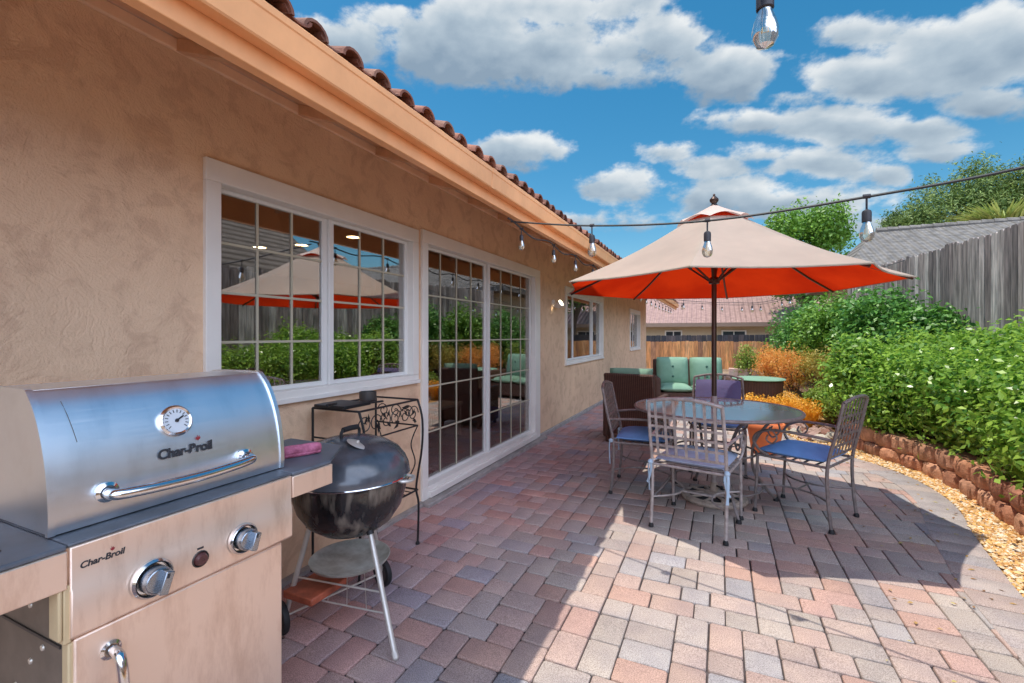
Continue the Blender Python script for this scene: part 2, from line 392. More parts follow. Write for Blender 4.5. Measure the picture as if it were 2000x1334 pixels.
def paver_mat():
    M = bpy.data.materials.new('paver_concrete'); M.use_nodes = True; nt = M.node_tree; N = nt.nodes; L = nt.links
    b = N['Principled BSDF']; b.inputs['Roughness'].default_value = .86; b.inputs['Specular IOR Level'].default_value = .25
    tc = N.new('ShaderNodeTexCoord')
    def noise(sc, d, r=.6):
        t = N.new('ShaderNodeTexNoise'); t.inputs['Scale'].default_value = sc; t.inputs['Detail'].default_value = d; t.inputs['Roughness'].default_value = r; L.new(tc.outputs['Object'], t.inputs['Vector']); return t.outputs['Fac']
    def ramp(src, p0, c0, p1, c1):
        c = N.new('ShaderNodeValToRGB'); e = c.color_ramp.elements; e[0].position = p0; e[0].color = lin(c0); e[1].position = p1; e[1].color = lin(c1); L.new(src, c.inputs[0]); return c.outputs[0]
    def mul(x, y, f=1.0):
        q = N.new('ShaderNodeMix'); q.data_type = 'RGBA'; q.blend_type = 'MULTIPLY'; q.inputs[0].default_value = f; L.new(x, q.inputs[6]); L.new(y, q.inputs[7]); return q.outputs[2]
    at = N.new('ShaderNodeAttribute'); at.attribute_name = 'tint'
    c = mul(at.outputs['Color'], ramp(noise(5, 8), .32, (.84, .84, .90), .68, (1.05, 1.03, 1.03)))      # blotchy colour inside each stone
    c = mul(c, ramp(noise(260, 2, .5), .36, (.62, .60, .60), .60, (1.12, 1.12, 1.12)))               # aggregate speckle
    c = mul(c, ramp(noise(1.1, 6, .7), .34, (.84, .83, .86), .52, (1, 1, 1)))                        # broad dirt and wear
    vo = N.new('ShaderNodeTexVoronoi'); vo.inputs['Scale'].default_value = 9; L.new(tc.outputs['Object'], vo.inputs['Vector'])
    c = mul(c, ramp(vo.outputs['Distance'], .035, (.45, .42, .42), .06, (1, 1, 1)), .6)              # small dark spots
    L.new(c, b.inputs['Base Color'])
    bp = N.new('ShaderNodeBump'); bp.inputs['Distance'].default_value = .0015; L.new(noise(200, 5), bp.inputs['Height']); L.new(bp.outputs[0], b.inputs['Normal'])
    return M
M_PAVER = paver_mat()
struct('patio', pavers(), M_PAVER, smooth=50)

def border():
    mb = MB(); rnd = random.Random(5); pts = OUTS; W = 0.235
    # walk along the outer curve laying slightly tapered stones
    acc = []; s = 0
    P = [Vector((x,y,0)) for x,y in pts]
    step = 0.165; d = 0; cur = P[0]; out = [cur.copy()]; i = 1; need = step
    while i < len(P):
        seg = (P[i]-cur).length
        if seg >= need: cur = cur + (P[i]-cur).normalized()*need; out.append(cur.copy()); need = step
        else: need -= seg; cur = P[i]; i += 1
    for a, b in zip(out, out[1:]):
        t = (b-a).normalized(); nrm = Vector((-t.y, t.x, 0))  # to the left = towards the patio
        g = .003; a2 = a + t*g; b2 = b - t*g
        f = rnd.uniform(.9,1.1); c = rnd.choice([(.42,.37,.34),(.45,.39,.35),(.40,.37,.35),(.46,.37,.32)])
        mb.cur = (c[0]*f,c[1]*f,c[2]*f); dz = rnd.uniform(-.0015,.0015)+.006
        def ring(e, z): return [a2+t*e+nrm*e+Vector((0,0,z)), b2-t*e+nrm*e+Vector((0,0,z)), b2-t*e+nrm*(W-e)+Vector((0,0,z)), a2+t*e+nrm*(W-e)+Vector((0,0,z))]
        vs = ring(0,-.05)+ring(0,dz-.005)+ring(.006,dz)
        fs = [(i+4*k,(i+1)%4+4*k,(i+1)%4+4*k+4,i+4*k+4) for k in range(2) for i in range(4)]+[(8,9,10,11)]
        mb._add(vs, fs)
    return mb
struct('patio_border', border(), M_PAVER, smooth=50)

# raised planting bed rising from the retaining wall to the fence
def bed():
    mb = MB(); ys = np.arange(-4, 19.1, 0.25); rnd = random.Random(3); NX = 12; vs = []; 
    for y in ys:
        xb = (xat(WBS, min(y, 8)) + 0.06) if y < 8 else 1.42 + (y-8)*.0
        for k in range(NX+1):
            t = k/NX; x = xb + (6.5-xb)*t**1.3
            z = 0.22 + min(1, max(0,(x-xb)/1.4))*0.5 + rnd.uniform(-.015,.015)
            vs.append((x,float(y),z))
    fs = [(i*(NX+1)+k, i*(NX+1)+k+1, (i+1)*(NX+1)+k+1, (i+1)*(NX+1)+k) for i in range(len(ys)-1) for k in range(NX)]
    mb._add(vs, fs); return mb
struct('planting_bed', bed(), mat('mulch', (0.20, 0.12, 0.07), 0.95, color2=(0.09, 0.055, 0.035), scale=18, bump=0.02, bscale=50), smooth=60)
# gravel ground between border and wall
gp = MB(); gp.prism([(x-0.02,y) for x,y in OUTS] + [(4.5,17),(4.5,-4)], -0.05, -0.008)
struct('gravel_bed', gp, mat('gravel_fines', (0.58, 0.34, 0.11), 0.95, color2=(0.36, 0.20, 0.07), scale=40, bump=0.006, bscale=120), smooth=0)

def stones(n, region, smin, smax, cols, seed, zf=None):
    """a drift of many small angular stones as one mesh"""
    rng = np.random.default_rng(seed); rnd = random.Random(seed); mb = MB(); k = 0
    base = [(1,0,0),(0,1,0),(-1,0,0),(0,-1,0),(0,0,1),(0,0,-1)]; tri = [(0,1,4),(1,2,4),(2,3,4),(3,0,4),(1,0,5),(2,1,5),(3,2,5),(0,3,5)]
    while k < n:
        p = region(rnd)
        if p is None: continue
        k += 1; s = rnd.uniform(smin, smax)*(.6+.6*rnd.random()); a = rnd.random()*6.28; ca, sa = math.cos(a), math.sin(a)
        vs = []
        for b in base:
            x = b[0]*s*rnd.uniform(.8,1.4)+rnd.uniform(-.2,.2)*s; y = b[1]*s*rnd.uniform(.6,1.1)+rnd.uniform(-.2,.2)*s; z = b[2]*s*rnd.uniform(.5,.8)+rnd.uniform(-.15,.15)*s
            vs.append((p[0]+x*ca-y*sa, p[1]+x*sa+y*ca, p[2]+z))
        c = rnd.choice(cols); f = rnd.uniform(.8,1.15); mb.cur = (c[0]*f,c[1]*f,c[2]*f); mb._add(vs, tri)
    return mb
def greg(rnd):
    y = 1.6 + 5.6*rnd.random()**1.15; a = xat(OUTS,y)+.004; b = xat(WBS,y)+.02; x = a+(b-a)*rnd.random()
    if y > 6.2: x = a + (1.6-a)*rnd.random()
    return (x, y, rnd.uniform(-.004,.012))
tag(obj('gravel', stones(15000, greg, .008, .017, [(.66,.40,.13),(.72,.47,.20),(.80,.64,.42),(.60,.32,.10),(.70,.50,.28),(.78,.70,.56),(.50,.27,.10)], 4), mat('gravel_stone', (.78,.66,.48), 0.8, attr='tint'), smooth=0), kind='stuff')

# ------------------------------------------------------------------ sandstone retaining wall
def retaining():
    mb = MB(); rnd = random.Random(9)
    P = [Vector((x,y,0)) for x,y in WBS if 0.5 <= y <= 7.2]
    for course in range(2):
        L_ = .27; cur = P[0].copy(); i = 1; need = L_*(.5 if course else 1); out = [cur.copy()]
        while i < len(P):
            seg = (P[i]-cur).length
            if seg >= need: cur = cur+(P[i]-cur).normalized()*need; out.append(cur.copy()); need = L_
            else: need -= seg; cur = P[i]; i += 1
        for a, b in zip(out, out[1:]):
            t = (b-a).normalized(); nr = Vector((t.y,-t.x,0)); g=.004
            c = rnd.choice([(.48,.22,.13),(.54,.26,.15),(.42,.19,.12),(.58,.31,.19),(.46,.24,.15)]); f = rnd.uniform(.85,1.12); mb.cur=(c[0]*f,c[1]*f,c[2]*f)
            z0 = -.02 + course*.148; z1 = z0+.145; back = .20; inset = course*.018
            # split-face: three facets with a proud middle
            cols = [0,.16,.5,.84,1]; prof = [-.028,.0,.012,.0,-.028]; vs=[]; rows=[z0,z0+.03,z0+.08,z0+.12,z1]; rp=[-.004,.008,.012,.006,-.010]
            ln = (b-a).length
            for rz, rr in zip(rows, rp):
                for q, pr in zip(cols, prof):
                    e = pr + rr + rnd.uniform(-.008,.008)
                    vs.append(a + t*(g+(ln-2*g)*q) - nr*(e-inset) + Vector((0,0,rz)))
            nb = len(vs); vs += [a+t*g+nr*back+Vector((0,0,z0)), b-t*g+nr*back+Vector((0,0,z0)), b-t*g+nr*back+Vector((0,0,z1)), a+t*g+nr*back+Vector((0,0,z1))]
            fs = [(r*5+q+5,r*5+q+6,r*5+q+1,r*5+q) for r in range(4) for q in range(4)]
            fs += [(nb+3,nb+2,24,23,22,21,20)[::1],(0,5,10,15,20,nb+3,nb),(nb+1,nb+2,24,19,14,9,4)]
            mb._add(vs, fs)
    return mb
rw = obj('retaining_wall', retaining(), mat('split_block', (1.1,1.1,1.1), .92, color2=(.65,.62,.6), scale=16, bump=.006, bscale=70, attr='tint'), smooth=25)
tag(rw, 'low curved retaining wall of two courses of rusty brown split-face blocks', 'retaining wall')

# ================================================================== HOUSE
WX = -2.10
house = thing('stucco_house', 'tan stucco single storey house with peach eaves and clay tile roof along the patio', 'house', (WX, 6, 0))
YEND = 14.6; WTOP = 2.545
OPEN = [(1.30,2.88,.957,2.096),(2.93,5.45,.02,2.116),(6.51,8.90,.87,2.03),(11.8,13.4,.92,1.98)]
def wall_mesh():
    mb = MB(); x0, x1 = WX-.16, WX; ys = -3.0
    for (a,b,z0,z1) in OPEN:
        e = .012
        mb.box(x0,x1,ys,a+e,-.05,WTOP)
        if z0 > .1: mb.box(x0,x1,a+e,b-e,-.05,z0+e)
        mb.box(x0,x1,a+e,b-e,z1-e,WTOP); ys = b-e
    mb.box(x0,x1,ys,YEND,-.05,WTOP)
    mb.box(WX-8,x0,YEND-.16,YEND,-.05,WTOP+.0)
    return mb
obj('wall', wall_mesh(), M_STUCCO, house, smooth=0)
# plinth strip / weep screed along the foot of the wall
mb = MB(); mb.box(WX,WX+.045,-3,2.93,-.04,.022); mb.box(WX,WX+.03,5.45,YEND,-.04,.05)
obj('foundation_strip', mb, M_CONC, house, bevel=.006)
mb = MB(); mb.box(WX-.05,WX+.10,2.90,5.50,-.04,.028)
obj('door_step', mb, M_CONC, house, bevel=.008)
# frieze board
obj('frieze_board', MB().box(WX,WX+.022,-3,YEND,2.497,2.546), mat('frieze_paint', (.88,.60,.40), .6, var=.1, scale=5), house, bevel=.004)

# roof: rafters, deck, fascia, gutter, tiles.   pitch
EX = -1.19; P_ = 0.355
def deckz(x, base=2.262): return base + (-1.24 - x)*P_
i = 0; y = 1.20 - .61*6
while y < YEND+.4:
    m_ = MB(); w=.021
    poly = [(-1.292,2.215),(-1.292,deckz(-1.292)-.012),(WX-.01,deckz(WX-.01)-.012),(WX-.01,2.505)]
    m_.prismy([(x,z) for x,z in poly][::-1], y-w, y+w)
    obj('rafter', m_, M_PEACH2, house, bevel=.003); y += .61
dk = MB(); t=.012
dk.prismy([(-1.24,deckz(-1.24)-t),(-1.24,deckz(-1.24)),(-9.0,deckz(-9.0)),(-9.0,deckz(-9.0)-t)][::-1], -3.2, YEND+.45)
obj('roof_deck', dk, M_PEACH2, house, smooth=0)
obj('fascia', MB().box(-1.290,-1.248,-3.2,YEND+.46,2.088,2.245), M_PEACH, house, bevel=.003)
g = MB()   # K-style gutter, hollow
prof = [(-1.246,2.25),(-1.246,2.150),(-1.200,2.147),(-1.195,2.152),(-1.188,2.228),(-1.184,2.232),(-1.183,2.252),(-1.186,2.256),(-1.195,2.256),(-1.195,2.236),(-1.204,2.160),(-1.238,2.160),(-1.238,2.25)]
g.prismy(prof[::-1], -3.2, YEND+.47); obj('gutter', g, M_PEACH, house, smooth=25)
for yy in (-.6,2.35,5.3,8.3,11.3):
    obj('gutter_joint', MB().prismy([(-1.1945,2.146),(-1.1865,2.228),(-1.1825,2.231),(-1.1815,2.256),(-1.184,2.256),(-1.186,2.23),(-1.199,2.144)][::-1], yy, yy+.045), M_PEACH, house, smooth=25)
def tiles():
    mb = MB(); rnd = random.Random(21); SP=.156; n = int((YEND+.4+3.2)/SP); r=.052
    for i in range(n):
        yc = -3.1 + i*SP
        for row in range(7):
            xs = -1.195 - row*.33; rr = rnd.uniform(-.006,.006); L_ = .37
            c = rnd.choice([(.8,.8,.8),(.6,.52,.5),(.9,.72,.65),(.5,.42,.4),(.75,.62,.58)]); mb.cur = c
            x_a, x_b = xs+.0+rnd.uniform(-.012,.012), xs-L_; seg=8
            for (kind) in (0,1):    # cap and pan
                vs=[]; yo = yc + (SP/2 if kind else 0) + rr
                for th in (0,1):
                    for xx, k in ((x_a,1.0),(x_b,.84)):
                        zc = deckz(xx) + .012 + (.018 if xx==x_a else 0)
                        for j in range(seg+1):
                            a = math.pi*j/seg; q = (r*k - th*.011)
                            if kind==0: vs.append((xx, yo + q*math.cos(a), zc + q*.88*math.sin(a)+.004))
                            else: vs.append((xx-.012, yo + q*math.cos(a), zc + .032 - q*.6*math.sin(a)))
                m1 = seg+1; fs=[]
                for j in range(seg):
                    fs.append((j,j+1,m1+j+1,m1+j)); fs.append((2*m1+j,3*m1+j,3*m1+j+1,2*m1+j+1)); fs.append((j,2*m1+j,2*m1+j+1,j+1))
                mb._add(vs, fs)
    return mb
obj('roof', tiles(), M_TILE, house, smooth=40)

# windows -----------------------------------------------------------
def window(a, b, z0, z1, name, panes, cols, rows, frames=(.07,.07,.05,.10), pane_mat=M_GLASS, label=None, door=False, muntins=True):
    l, r, bo, to = frames
    w = bpy.data.objects.new(name, None); COL.objects.link(w); w.parent = house; w.location = Vector((WX,(a+b)/2,z0)) - woff(house)
    if label: w['label'] = label
    f = MB(); xf = WX+.022
    f.box(WX-.13, xf, a, b, z1-to, z1); f.box(WX-.13, xf, a, b, z0, z0+bo)
    f.box(WX-.13, xf, a, a+l, z0+bo, z1-to); f.box(WX-.13, xf, b-r, b, z0+bo, z1-to)
    obj('frame', f, M_WHITE, w, bevel=.004)
    if not door:
        obj('sill', MB().box(WX-.02, WX+.034, a-.004, b+.004, z0-.016, z0+.012), M_WHITE, w, bevel=.004)
    for k, (pa, pb, xo) in enumerate(panes):
        s = MB(); q=.034; zz0=z0+bo; zz1=z1-to; xi=WX-.02+xo
        s.box(xi-.03,xi,pa-q,pa,zz0,zz1); s.box(xi-.03,xi,pb,pb+q,zz0,zz1); s.box(xi-.028,xi-.001,pa,pb,zz1-q*.6,zz1+.0); s.box(xi-.028,xi-.001,pa,pb,zz0,zz0+q*.7)
        obj('sash', s, M_WHITE2, w, bevel=.002)
        gz0, gz1 = zz0+q*.7, zz1-q*.6
        obj('pane', MB().box(xi-.014,xi-.012,pa,pb,gz0,gz1), pane_mat, w, smooth=0)
        if muntins:
            mu = MB(); mw=.0062; xm=xi-.0115
            for c in range(1,cols):
                yy = pa+(pb-pa)*c/cols; mu.box(xm,xm+.005,yy-mw,yy+mw,gz0,gz1)
            for c in range(1,rows):
                zc = gz0+(gz1-gz0)*c/rows; mu.box(xm+.0005,xm+.0055,pa,pb,zc-mw,zc+mw)
            obj('muntins', mu, M_BRASS, w, smooth=0)
    return w
window(1.30,2.88,.957,2.096,'window',[(1.40,2.022,-.03),(2.092,2.78,-.012)],3,4, label='wide two-pane window with gridded glass above the grills')
dw = window(2.93,5.45,.02,2.116,'sliding_door',[(3.04,4.088,-.035),(4.165,5.23,-.012)],4,5,frames=(.075,.17,.10,.10),pane_mat=M_GLASS2,door=True,label='white sliding glass patio door with grids')
h = MB(); h.box(WX-.05,WX-.028,3.008,3.034,.98,1.12); obj('door_handle', h, M_WHITE, dw, bevel=.004)
h = MB(); h.box(WX-.02,WX+.05,3.0,5.28,.035,.085); obj('threshold', h, M_WHITE, dw, bevel=.006)
M_BLIND = mat('blind_fabric', (0.33,0.35,0.33), .9)
def blinds(name, a, b, z0, z1, parent):
    mb = MB(); y=a; rnd=random.Random(int(a*10))
    while y < b:
        m_ = Matrix.Rotation(R(28+rnd.uniform(-5,5)),3,'Z'); mb.obox((WX-.22,y+.04,(z0+z1)/2),(.004,.085,z1-z0),m_); y += .088
    obj(name, mb, M_BLIND, parent, smooth=0)
w3 = window(6.51,8.90,.87,2.03,'window',[(6.60,7.02,-.012),(7.10,8.20,-.03),(8.28,8.80,-.012)],1,1,muntins=False,label='three-pane slider window beyond the patio door')
w4 = window(11.8,13.4,.92,1.98,'window',[(11.9,12.5,-.012),(12.6,13.3,-.03)],1,1,muntins=False,label='small far window near the house corner')
blinds('blind', 6.55,7.05,.88,2.0,w3); blinds('blind',8.2,8.85,.88,2.0,w3); blinds('blind',11.85,12.2,.93,1.95,w4)

# rooms behind the glass
mb = MB(); mb.box(-7.6,-7.5,.3,14.4,-.02,2.5); mb.box(-7.5,WX-.16,.2,.3,-.02,2.5); mb.box(-7.5,WX-.16,9.4,9.5,-.02,2.5); mb.box(-5.2,-5.1,5.9,9.4,-.02,2.42)
obj('interior_wall', mb, M_DARKIN, house, smooth=0)
obj('interior_ceiling', MB().box(-7.6,WX-.161,.2,14.4,2.42,2.5), M_CEIL, house, smooth=0)
obj('interior_floor', MB().box(-7.6,WX-.161,.2,14.4,-.05,.015), M_FLOORIN, house, smooth=0)

M_GLOW = mat('lamp_glow', (1,.9,.7), .5, emis=((1,.74,.38), 18))
M_TRIM = mat('lamp_trim', (.75,.7,.6), .5)
for (x,y,lab) in [(-3.48,2.75,'lit recessed ceiling light nearest the glass in the left window pane'),(-5.3,3.98,'lit recessed ceiling light lowest and farthest left behind the window grid'),
                  (-4.69,4.09,'lit recessed ceiling light beside the umbrella reflection in the left pane'),(-3.78,4.0,'lit recessed ceiling light seen in the narrower right window pane')]:
    t = thing('recessed_light', lab, 'ceiling light', (x,y,2.42), 0, 'recessed ceiling lights inside the house')
    obj('trim_ring', MB().lathe([(.075,2.419),(.098,2.417),(.098,2.410),(.075,2.405)], (x,y,0), 24), M_TRIM, t)
    obj('lamp_disc', MB().lathe([(.001,2.412),(.074,2.412)], (x,y,0), 24), M_GLOW, t)

# furniture seen through the door
M_INWH = mat('painted_furniture', (.85,.72,.62), .5, var=.1)
t = thing('console_bench', 'cream painted bench with a scrolled back inside the patio door', 'bench', (-3.3,4.7,.015))
mb = MB(); mb.box(-3.55,-3.05,4.2,5.2,.40,.44); obj('seat', mb, M_INWH, t, bevel=.008)
mb = MB(); mb.box(-3.55,-3.50,4.2,5.2,.44,.78); obj('backrest', mb, M_INWH, t, bevel=.01)
for yy in (4.22,5.14):
    for xx in (-3.53,-3.11): obj('leg', MB().box(xx,xx+.04,yy,yy+.04,.016,.40), M_INWH, t, bevel=.004)
mb = MB(); mb.box(-2.90,-2.50,5.45,5.95,.016,.36)
t = tag(obj('storage_bin', mb, mat('blue_plastic', (.03,.10,.62), .4), bevel=.02, loc=(-2.7,5.7,.016)), 'royal blue storage bin on the floor behind the right door panel', 'storage bin')
lid_ = MB(); lid_.box(-2.91,-2.49,5.44,5.96,.361,.385); obj('lid', lid_, mat('pale_blue_plastic', (.35,.45,.55), .4), t, bevel=.008)

# wall lamp beside the far window
c = Vector((WX, 5.98, 1.74))
t = thing('wall_light', 'small white floodlight with a glowing lamp on the wall beside the door', 'wall light', c)
obj('back_plate', MB().lathe([(.001,0),(.05,0),(.05,.018),(.04,.026),(.001,.026)], c, 20, Matrix.Rotation(R(90),3,'Y')), M_WHITE, t)
for k, dy in enumerate((-.06,.07)):
    m_ = Matrix.Rotation(R(62),3,'Y') @ Matrix.Rotation(R(-14 if k else 14),3,'X')
    s_ = obj('lamp_head', MB().tube([c+Vector((.02,0,0)), c+Vector((.07,dy*.6,.0))], .009).lathe([(.018,-.07),(.03,-.03),(.048,.04),(.046,.042),(.042,.036)], c+Vector((.11,dy,-.02)), 20, m_), M_WHITE, t)
    obj('lamp_glass', MB().lathe([(.001,.034),(.030,.033),(.042,.026)], c+Vector((.11,dy,-.02)), 20, m_), mat('flood_glow', (1,1,.9), .4, emis=((1,.9,.68), 6)) if k == 0 else M_TRIM, s_)

# ================================================================== UMBRELLA + TABLE
CX, CY = -.05, 3.99
M_POLE = mat('pole_bronze', (.085,.055,.045), .35, metal=.6)
M_IRON = mat('wrought_iron', (.24,.20,.19), .5, metal=.2, var=.3, scale=30)
M_IRONL = mat('wrought_iron_worn', (.42,.36,.34), .55, metal=.15, var=.3, scale=25)
M_BLACK = mat('black_rubber', (.015,.015,.017), .6)
def fabric(name, col, tr, c2=None):
    return mat(name, col, .9, color2=c2 or tuple(x*.86 for x in col), scale=2.2, trans=tr, bump=.0008, bscale=300, spec=.15, ramp=(.38,.62))
M_CANV = fabric('canvas_cream', (.66,.585,.48), .46, (.58,.51,.42)); M_RED = fabric('lining_red', (1.0,.075,.012), .75, (.88,.05,.01)); M_VENT = fabric('vent_canvas', (.74,.58,.50), .25)
um = thing('patio_umbrella', 'market umbrella with cream canopy and red lining over the glass table', 'umbrella', (CX,CY,0))
obj('pole', MB().tube([(CX,CY,.06),(CX,CY,1.2),(CX,CY,2.30)], .019, 16), M_POLE, um)
obj('pole_sleeve', MB().tube([(CX,CY,.10),(CX,CY,.82)], .0215, 16), M_IRONL, um)
ANG = [-50+45*k for k in range(8)]
def canopy(dz=0, rin=.20, shrink=0.0):
    mb = MB(); NR=9; NS=6; vs=[]; R0=1.235-shrink
    for i in range(NR+1):
        s = i/NR; r = rin+(R0-rin)*s
        for a in range(8):
            for j in range(NS):
                t_ = j/NS; a0=R(ANG[a]); a1=a0+R(45)
                p = Vector((math.cos(a0),math.sin(a0)))*(1-t_) + Vector((math.cos(a1),math.sin(a1)))*t_
                bow = math.sin(math.pi*t_)
                rr = r*(1-.035*bow*s*s)
                zz = 2.215-(2.215-1.69)*s - .035*math.sin(math.pi*s) - .028*bow*s*(1-s*.75) + dz
                vs.append((CX+p.x*rr, CY+p.y*rr, zz))
    M_ = 8*NS
    fs = [(i*M_+j, i*M_+(j+1)%M_, (i+1)*M_+(j+1)%M_, (i+1)*M_+j) for i in range(NR) for j in range(M_)]
    mb._add(vs, [f[::-1] for f in fs]); return mb
cn = obj('canopy', canopy(), M_CANV, um, smooth=20)
ob = obj('lining', canopy(-.006, shrink=.004), M_RED, cn, smooth=20)
# hem thickness
hem = MB(); pts=[]
for a in range(8):
    for j in range(6):
        t_=j/6; a0=R(ANG[a]); a1=a0+R(45); p=Vector((math.cos(a0),math.sin(a0)))*(1-t_)+Vector((math.cos(a1),math.sin(a1)))*t_; bow=math.sin(math.pi*t_); rr=1.233*(1-.035*bow)
        pts.append((CX+p.x*rr,CY+p.y*rr,1.687-.028*bow*.25))
hem.tube(pts,.004,6,closed=True,flat=1.6); obj('hem', hem, M_CANV, cn)
# vented cap: scalloped flap with red slits beneath
def vent(rin, rout, z0, z1, sc, dz=0):
    mb=MB(); vs=[]; NS=8; NR=4
    for i in range(NR+1):
        s=i/NR
        for k in range(8*NS):
            a0=R(ANG[k//NS]); a1=a0+R(45); t_=(k%NS)/NS
            p=Vector((math.cos(a0),math.sin(a0)))*(1-t_)+Vector((math.cos(a1),math.sin(a1)))*t_
            bow=math.sin(math.pi*t_); r=(rin+(rout-rin)*s)*(1-.03*bow)
            vs.append((CX+p.x*r,CY+p.y*r,z0+(z1-z0)*s+sc*bow*s*s+dz))
    m1=8*NS; mb._add(vs,[((i+1)*m1+j,(i+1)*m1+(j+1)%m1,i*m1+(j+1)%m1,i*m1+j) for i in range(NR) for j in range(m1)]); return mb
vc = obj('vent_cap', vent(.03,.285,2.325,2.186,.032), M_VENT, um, smooth=20)
obj('vent_lining', vent(.04,.238,2.296,2.196,.004), M_RED, vc, smooth=20)
obj('finial', MB().lathe([(.001,2.325),(.03,2.327),(.018,2.345),(.032,2.362),(.034,2.378),(.02,2.395),(.008,2.405),(.010,2.415),(.001,2.425)], (CX,CY,0), 16), M_POLE, um)
obj('hub', MB().lathe([(.02,1.705),(.04,1.71),(.043,1.74),(.03,1.76),(.02,1.76)], (CX,CY,0), 16), M_POLE, um)
for a in ANG:
    d_ = Vector((math.cos(R(a)),math.sin(R(a)),0)); C0=Vector((CX,CY,0))
    f_ = lambda r: C0+d_*r+Vector((0,0,2.215-(2.215-1.69)*((r-.2)/1.035)-.035*math.sin(math.pi*max(0,(r-.2)/1.035))-.022))
    rb = obj('rib', MB().tube([C0+d_*.03+Vector((0,0,2.27)), f_(.25), f_(.6), f_(.95), f_(1.215)], .009, 6), M_POLE, um)
    obj('strut', MB().tube([C0+d_*.04+Vector((0,0,1.735)), f_(.44)-Vector((0,0,.008))], .008, 6), M_POLE, rb)

ub = thing('umbrella_base', 'round beige cast umbrella base with a pierced floral top under the table', 'umbrella base', (CX,CY,0))
M_CAST = mat('cast_resin', (.46,.37,.30), .75, var=.3, scale=20, bump=.003)
bs = MB(); bs.lathe([(.001,.004),(.235,.004),(.245,.02),(.235,.035),(.20,.045),(.19,.040)], (CX,CY,0), 40)
bs.lathe([(.08,.045),(.075,.062),(.03,.072),(.025,.13),(.021,.14)], (CX,CY,0), 24)
for k in range(10):
    a=2*math.pi*k/10; bs.tube([(CX+.065*math.cos(a),CY+.065*math.sin(a),.05),(CX+.14*math.cos(a+.15),CY+.14*math.sin(a+.15),.048),(CX+.205*math.cos(a),CY+.205*math.sin(a),.040)],.014,6,flat=.7)
obj('base_plate', bs, M_CAST, ub)
pf = MB().lathe([(.001,.036),(.20,.036)], (CX,CY,0), 32); obj('recess', pf, M_BLACK, ub)
kn = MB(); kn.tube([(CX+.02,CY-.02,.115),(CX+.05,CY-.05,.115)],.008).ball((CX+.055,CY-.055,.115),.014); obj('knob', kn, M_BLACK, ub)

tb = thing('patio_table', 'round glass topped wrought iron patio table around the umbrella pole', 'table', (CX,CY,0))
def table_glass():
    M=bpy.data.materials.new('table_glass'); M.use_nodes=True; nt=M.node_tree; N=nt.nodes; L=nt.links; N.clear()
    out=N.new('ShaderNodeOutputMaterial'); g_=N.new('ShaderNodeBsdfGlossy'); g_.inputs['Roughness'].default_value=.06
    df=N.new('ShaderNodeBsdfDiffuse'); df.inputs[0].default_value=(.52,.68,.70,1); tr=N.new('ShaderNodeBsdfTransparent'); tr.inputs[0].default_value=(.72,.86,.88,1)
    m1=N.new('ShaderNodeMixShader'); m1.inputs[0].default_value=.55; L.new(tr.outputs[0],m1.inputs[1]); L.new(df.outputs[0],m1.inputs[2])
    lw=N.new('ShaderNodeLayerWeight'); lw.inputs[0].default_value=.4; mr=N.new('ShaderNodeMapRange'); mr.inputs['To Min'].default_value=.05; mr.inputs['To Max'].default_value=.9
    L.new(lw.outputs['Fresnel'],mr.inputs[0]); m2=N.new('ShaderNodeMixShader'); L.new(mr.outputs[0],m2.inputs[0]); L.new(m1.outputs[0],m2.inputs[1]); L.new(g_.outputs[0],m2.inputs[2]); L.new(m2.outputs[0],out.inputs[0]); return M
obj('tabletop', MB().lathe([(.024,.722),(.594,.722),(.598,.726),(.594,.730),(.024,.730),(.024,.722)], (CX,CY,0), 72), table_glass(), tb)
obj('rim', MB().tube([(CX+.602*math.cos(2*math.pi*k/72),CY+.602*math.sin(2*math.pi*k/72),.722) for k in range(72)],.0125,8,closed=True), M_IRON, tb)
obj('support_ring', MB().tube([(CX+.30*math.cos(2*math.pi*k/40),CY+.30*math.sin(2*math.pi*k/40),.40) for k in range(40)],.008,8,closed=True).tube([(CX+.34*math.cos(2*math.pi*k/40),CY+.34*math.sin(2*math.pi*k/40),.14) for k in range(40)],.006,8,closed=True), M_IRON, tb)
for k in range(4):
    a=R(20+90*k); d_=Vector((math.cos(a),math.sin(a),0)); C0=Vector((CX,CY,0)); z=lambda q: Vector((0,0,q))
    lg=MB().tube(smoothline([C0+d_*.595+z(.712),C0+d_*.47+z(.66),C0+d_*.33+z(.50),C0+d_*.29+z(.36),C0+d_*.31+z(.22),C0+d_*.40+z(.09),C0+d_*.47+z(.018)]),.0115,8)
    lg.tube(smoothline([C0+d_*.47+z(.66),C0+d_*.50+z(.56),C0+d_*.45+z(.50),C0+d_*.41+z(.55),C0+d_*.445+z(.585)]),.007,6)
    l_=obj('leg', lg, M_IRON, tb); obj('foot', MB().lathe([(.012,.03),(.018,.016),(.02,.001),(.001,.0)],C0+d_*.472,12), M_BLACK, l_)

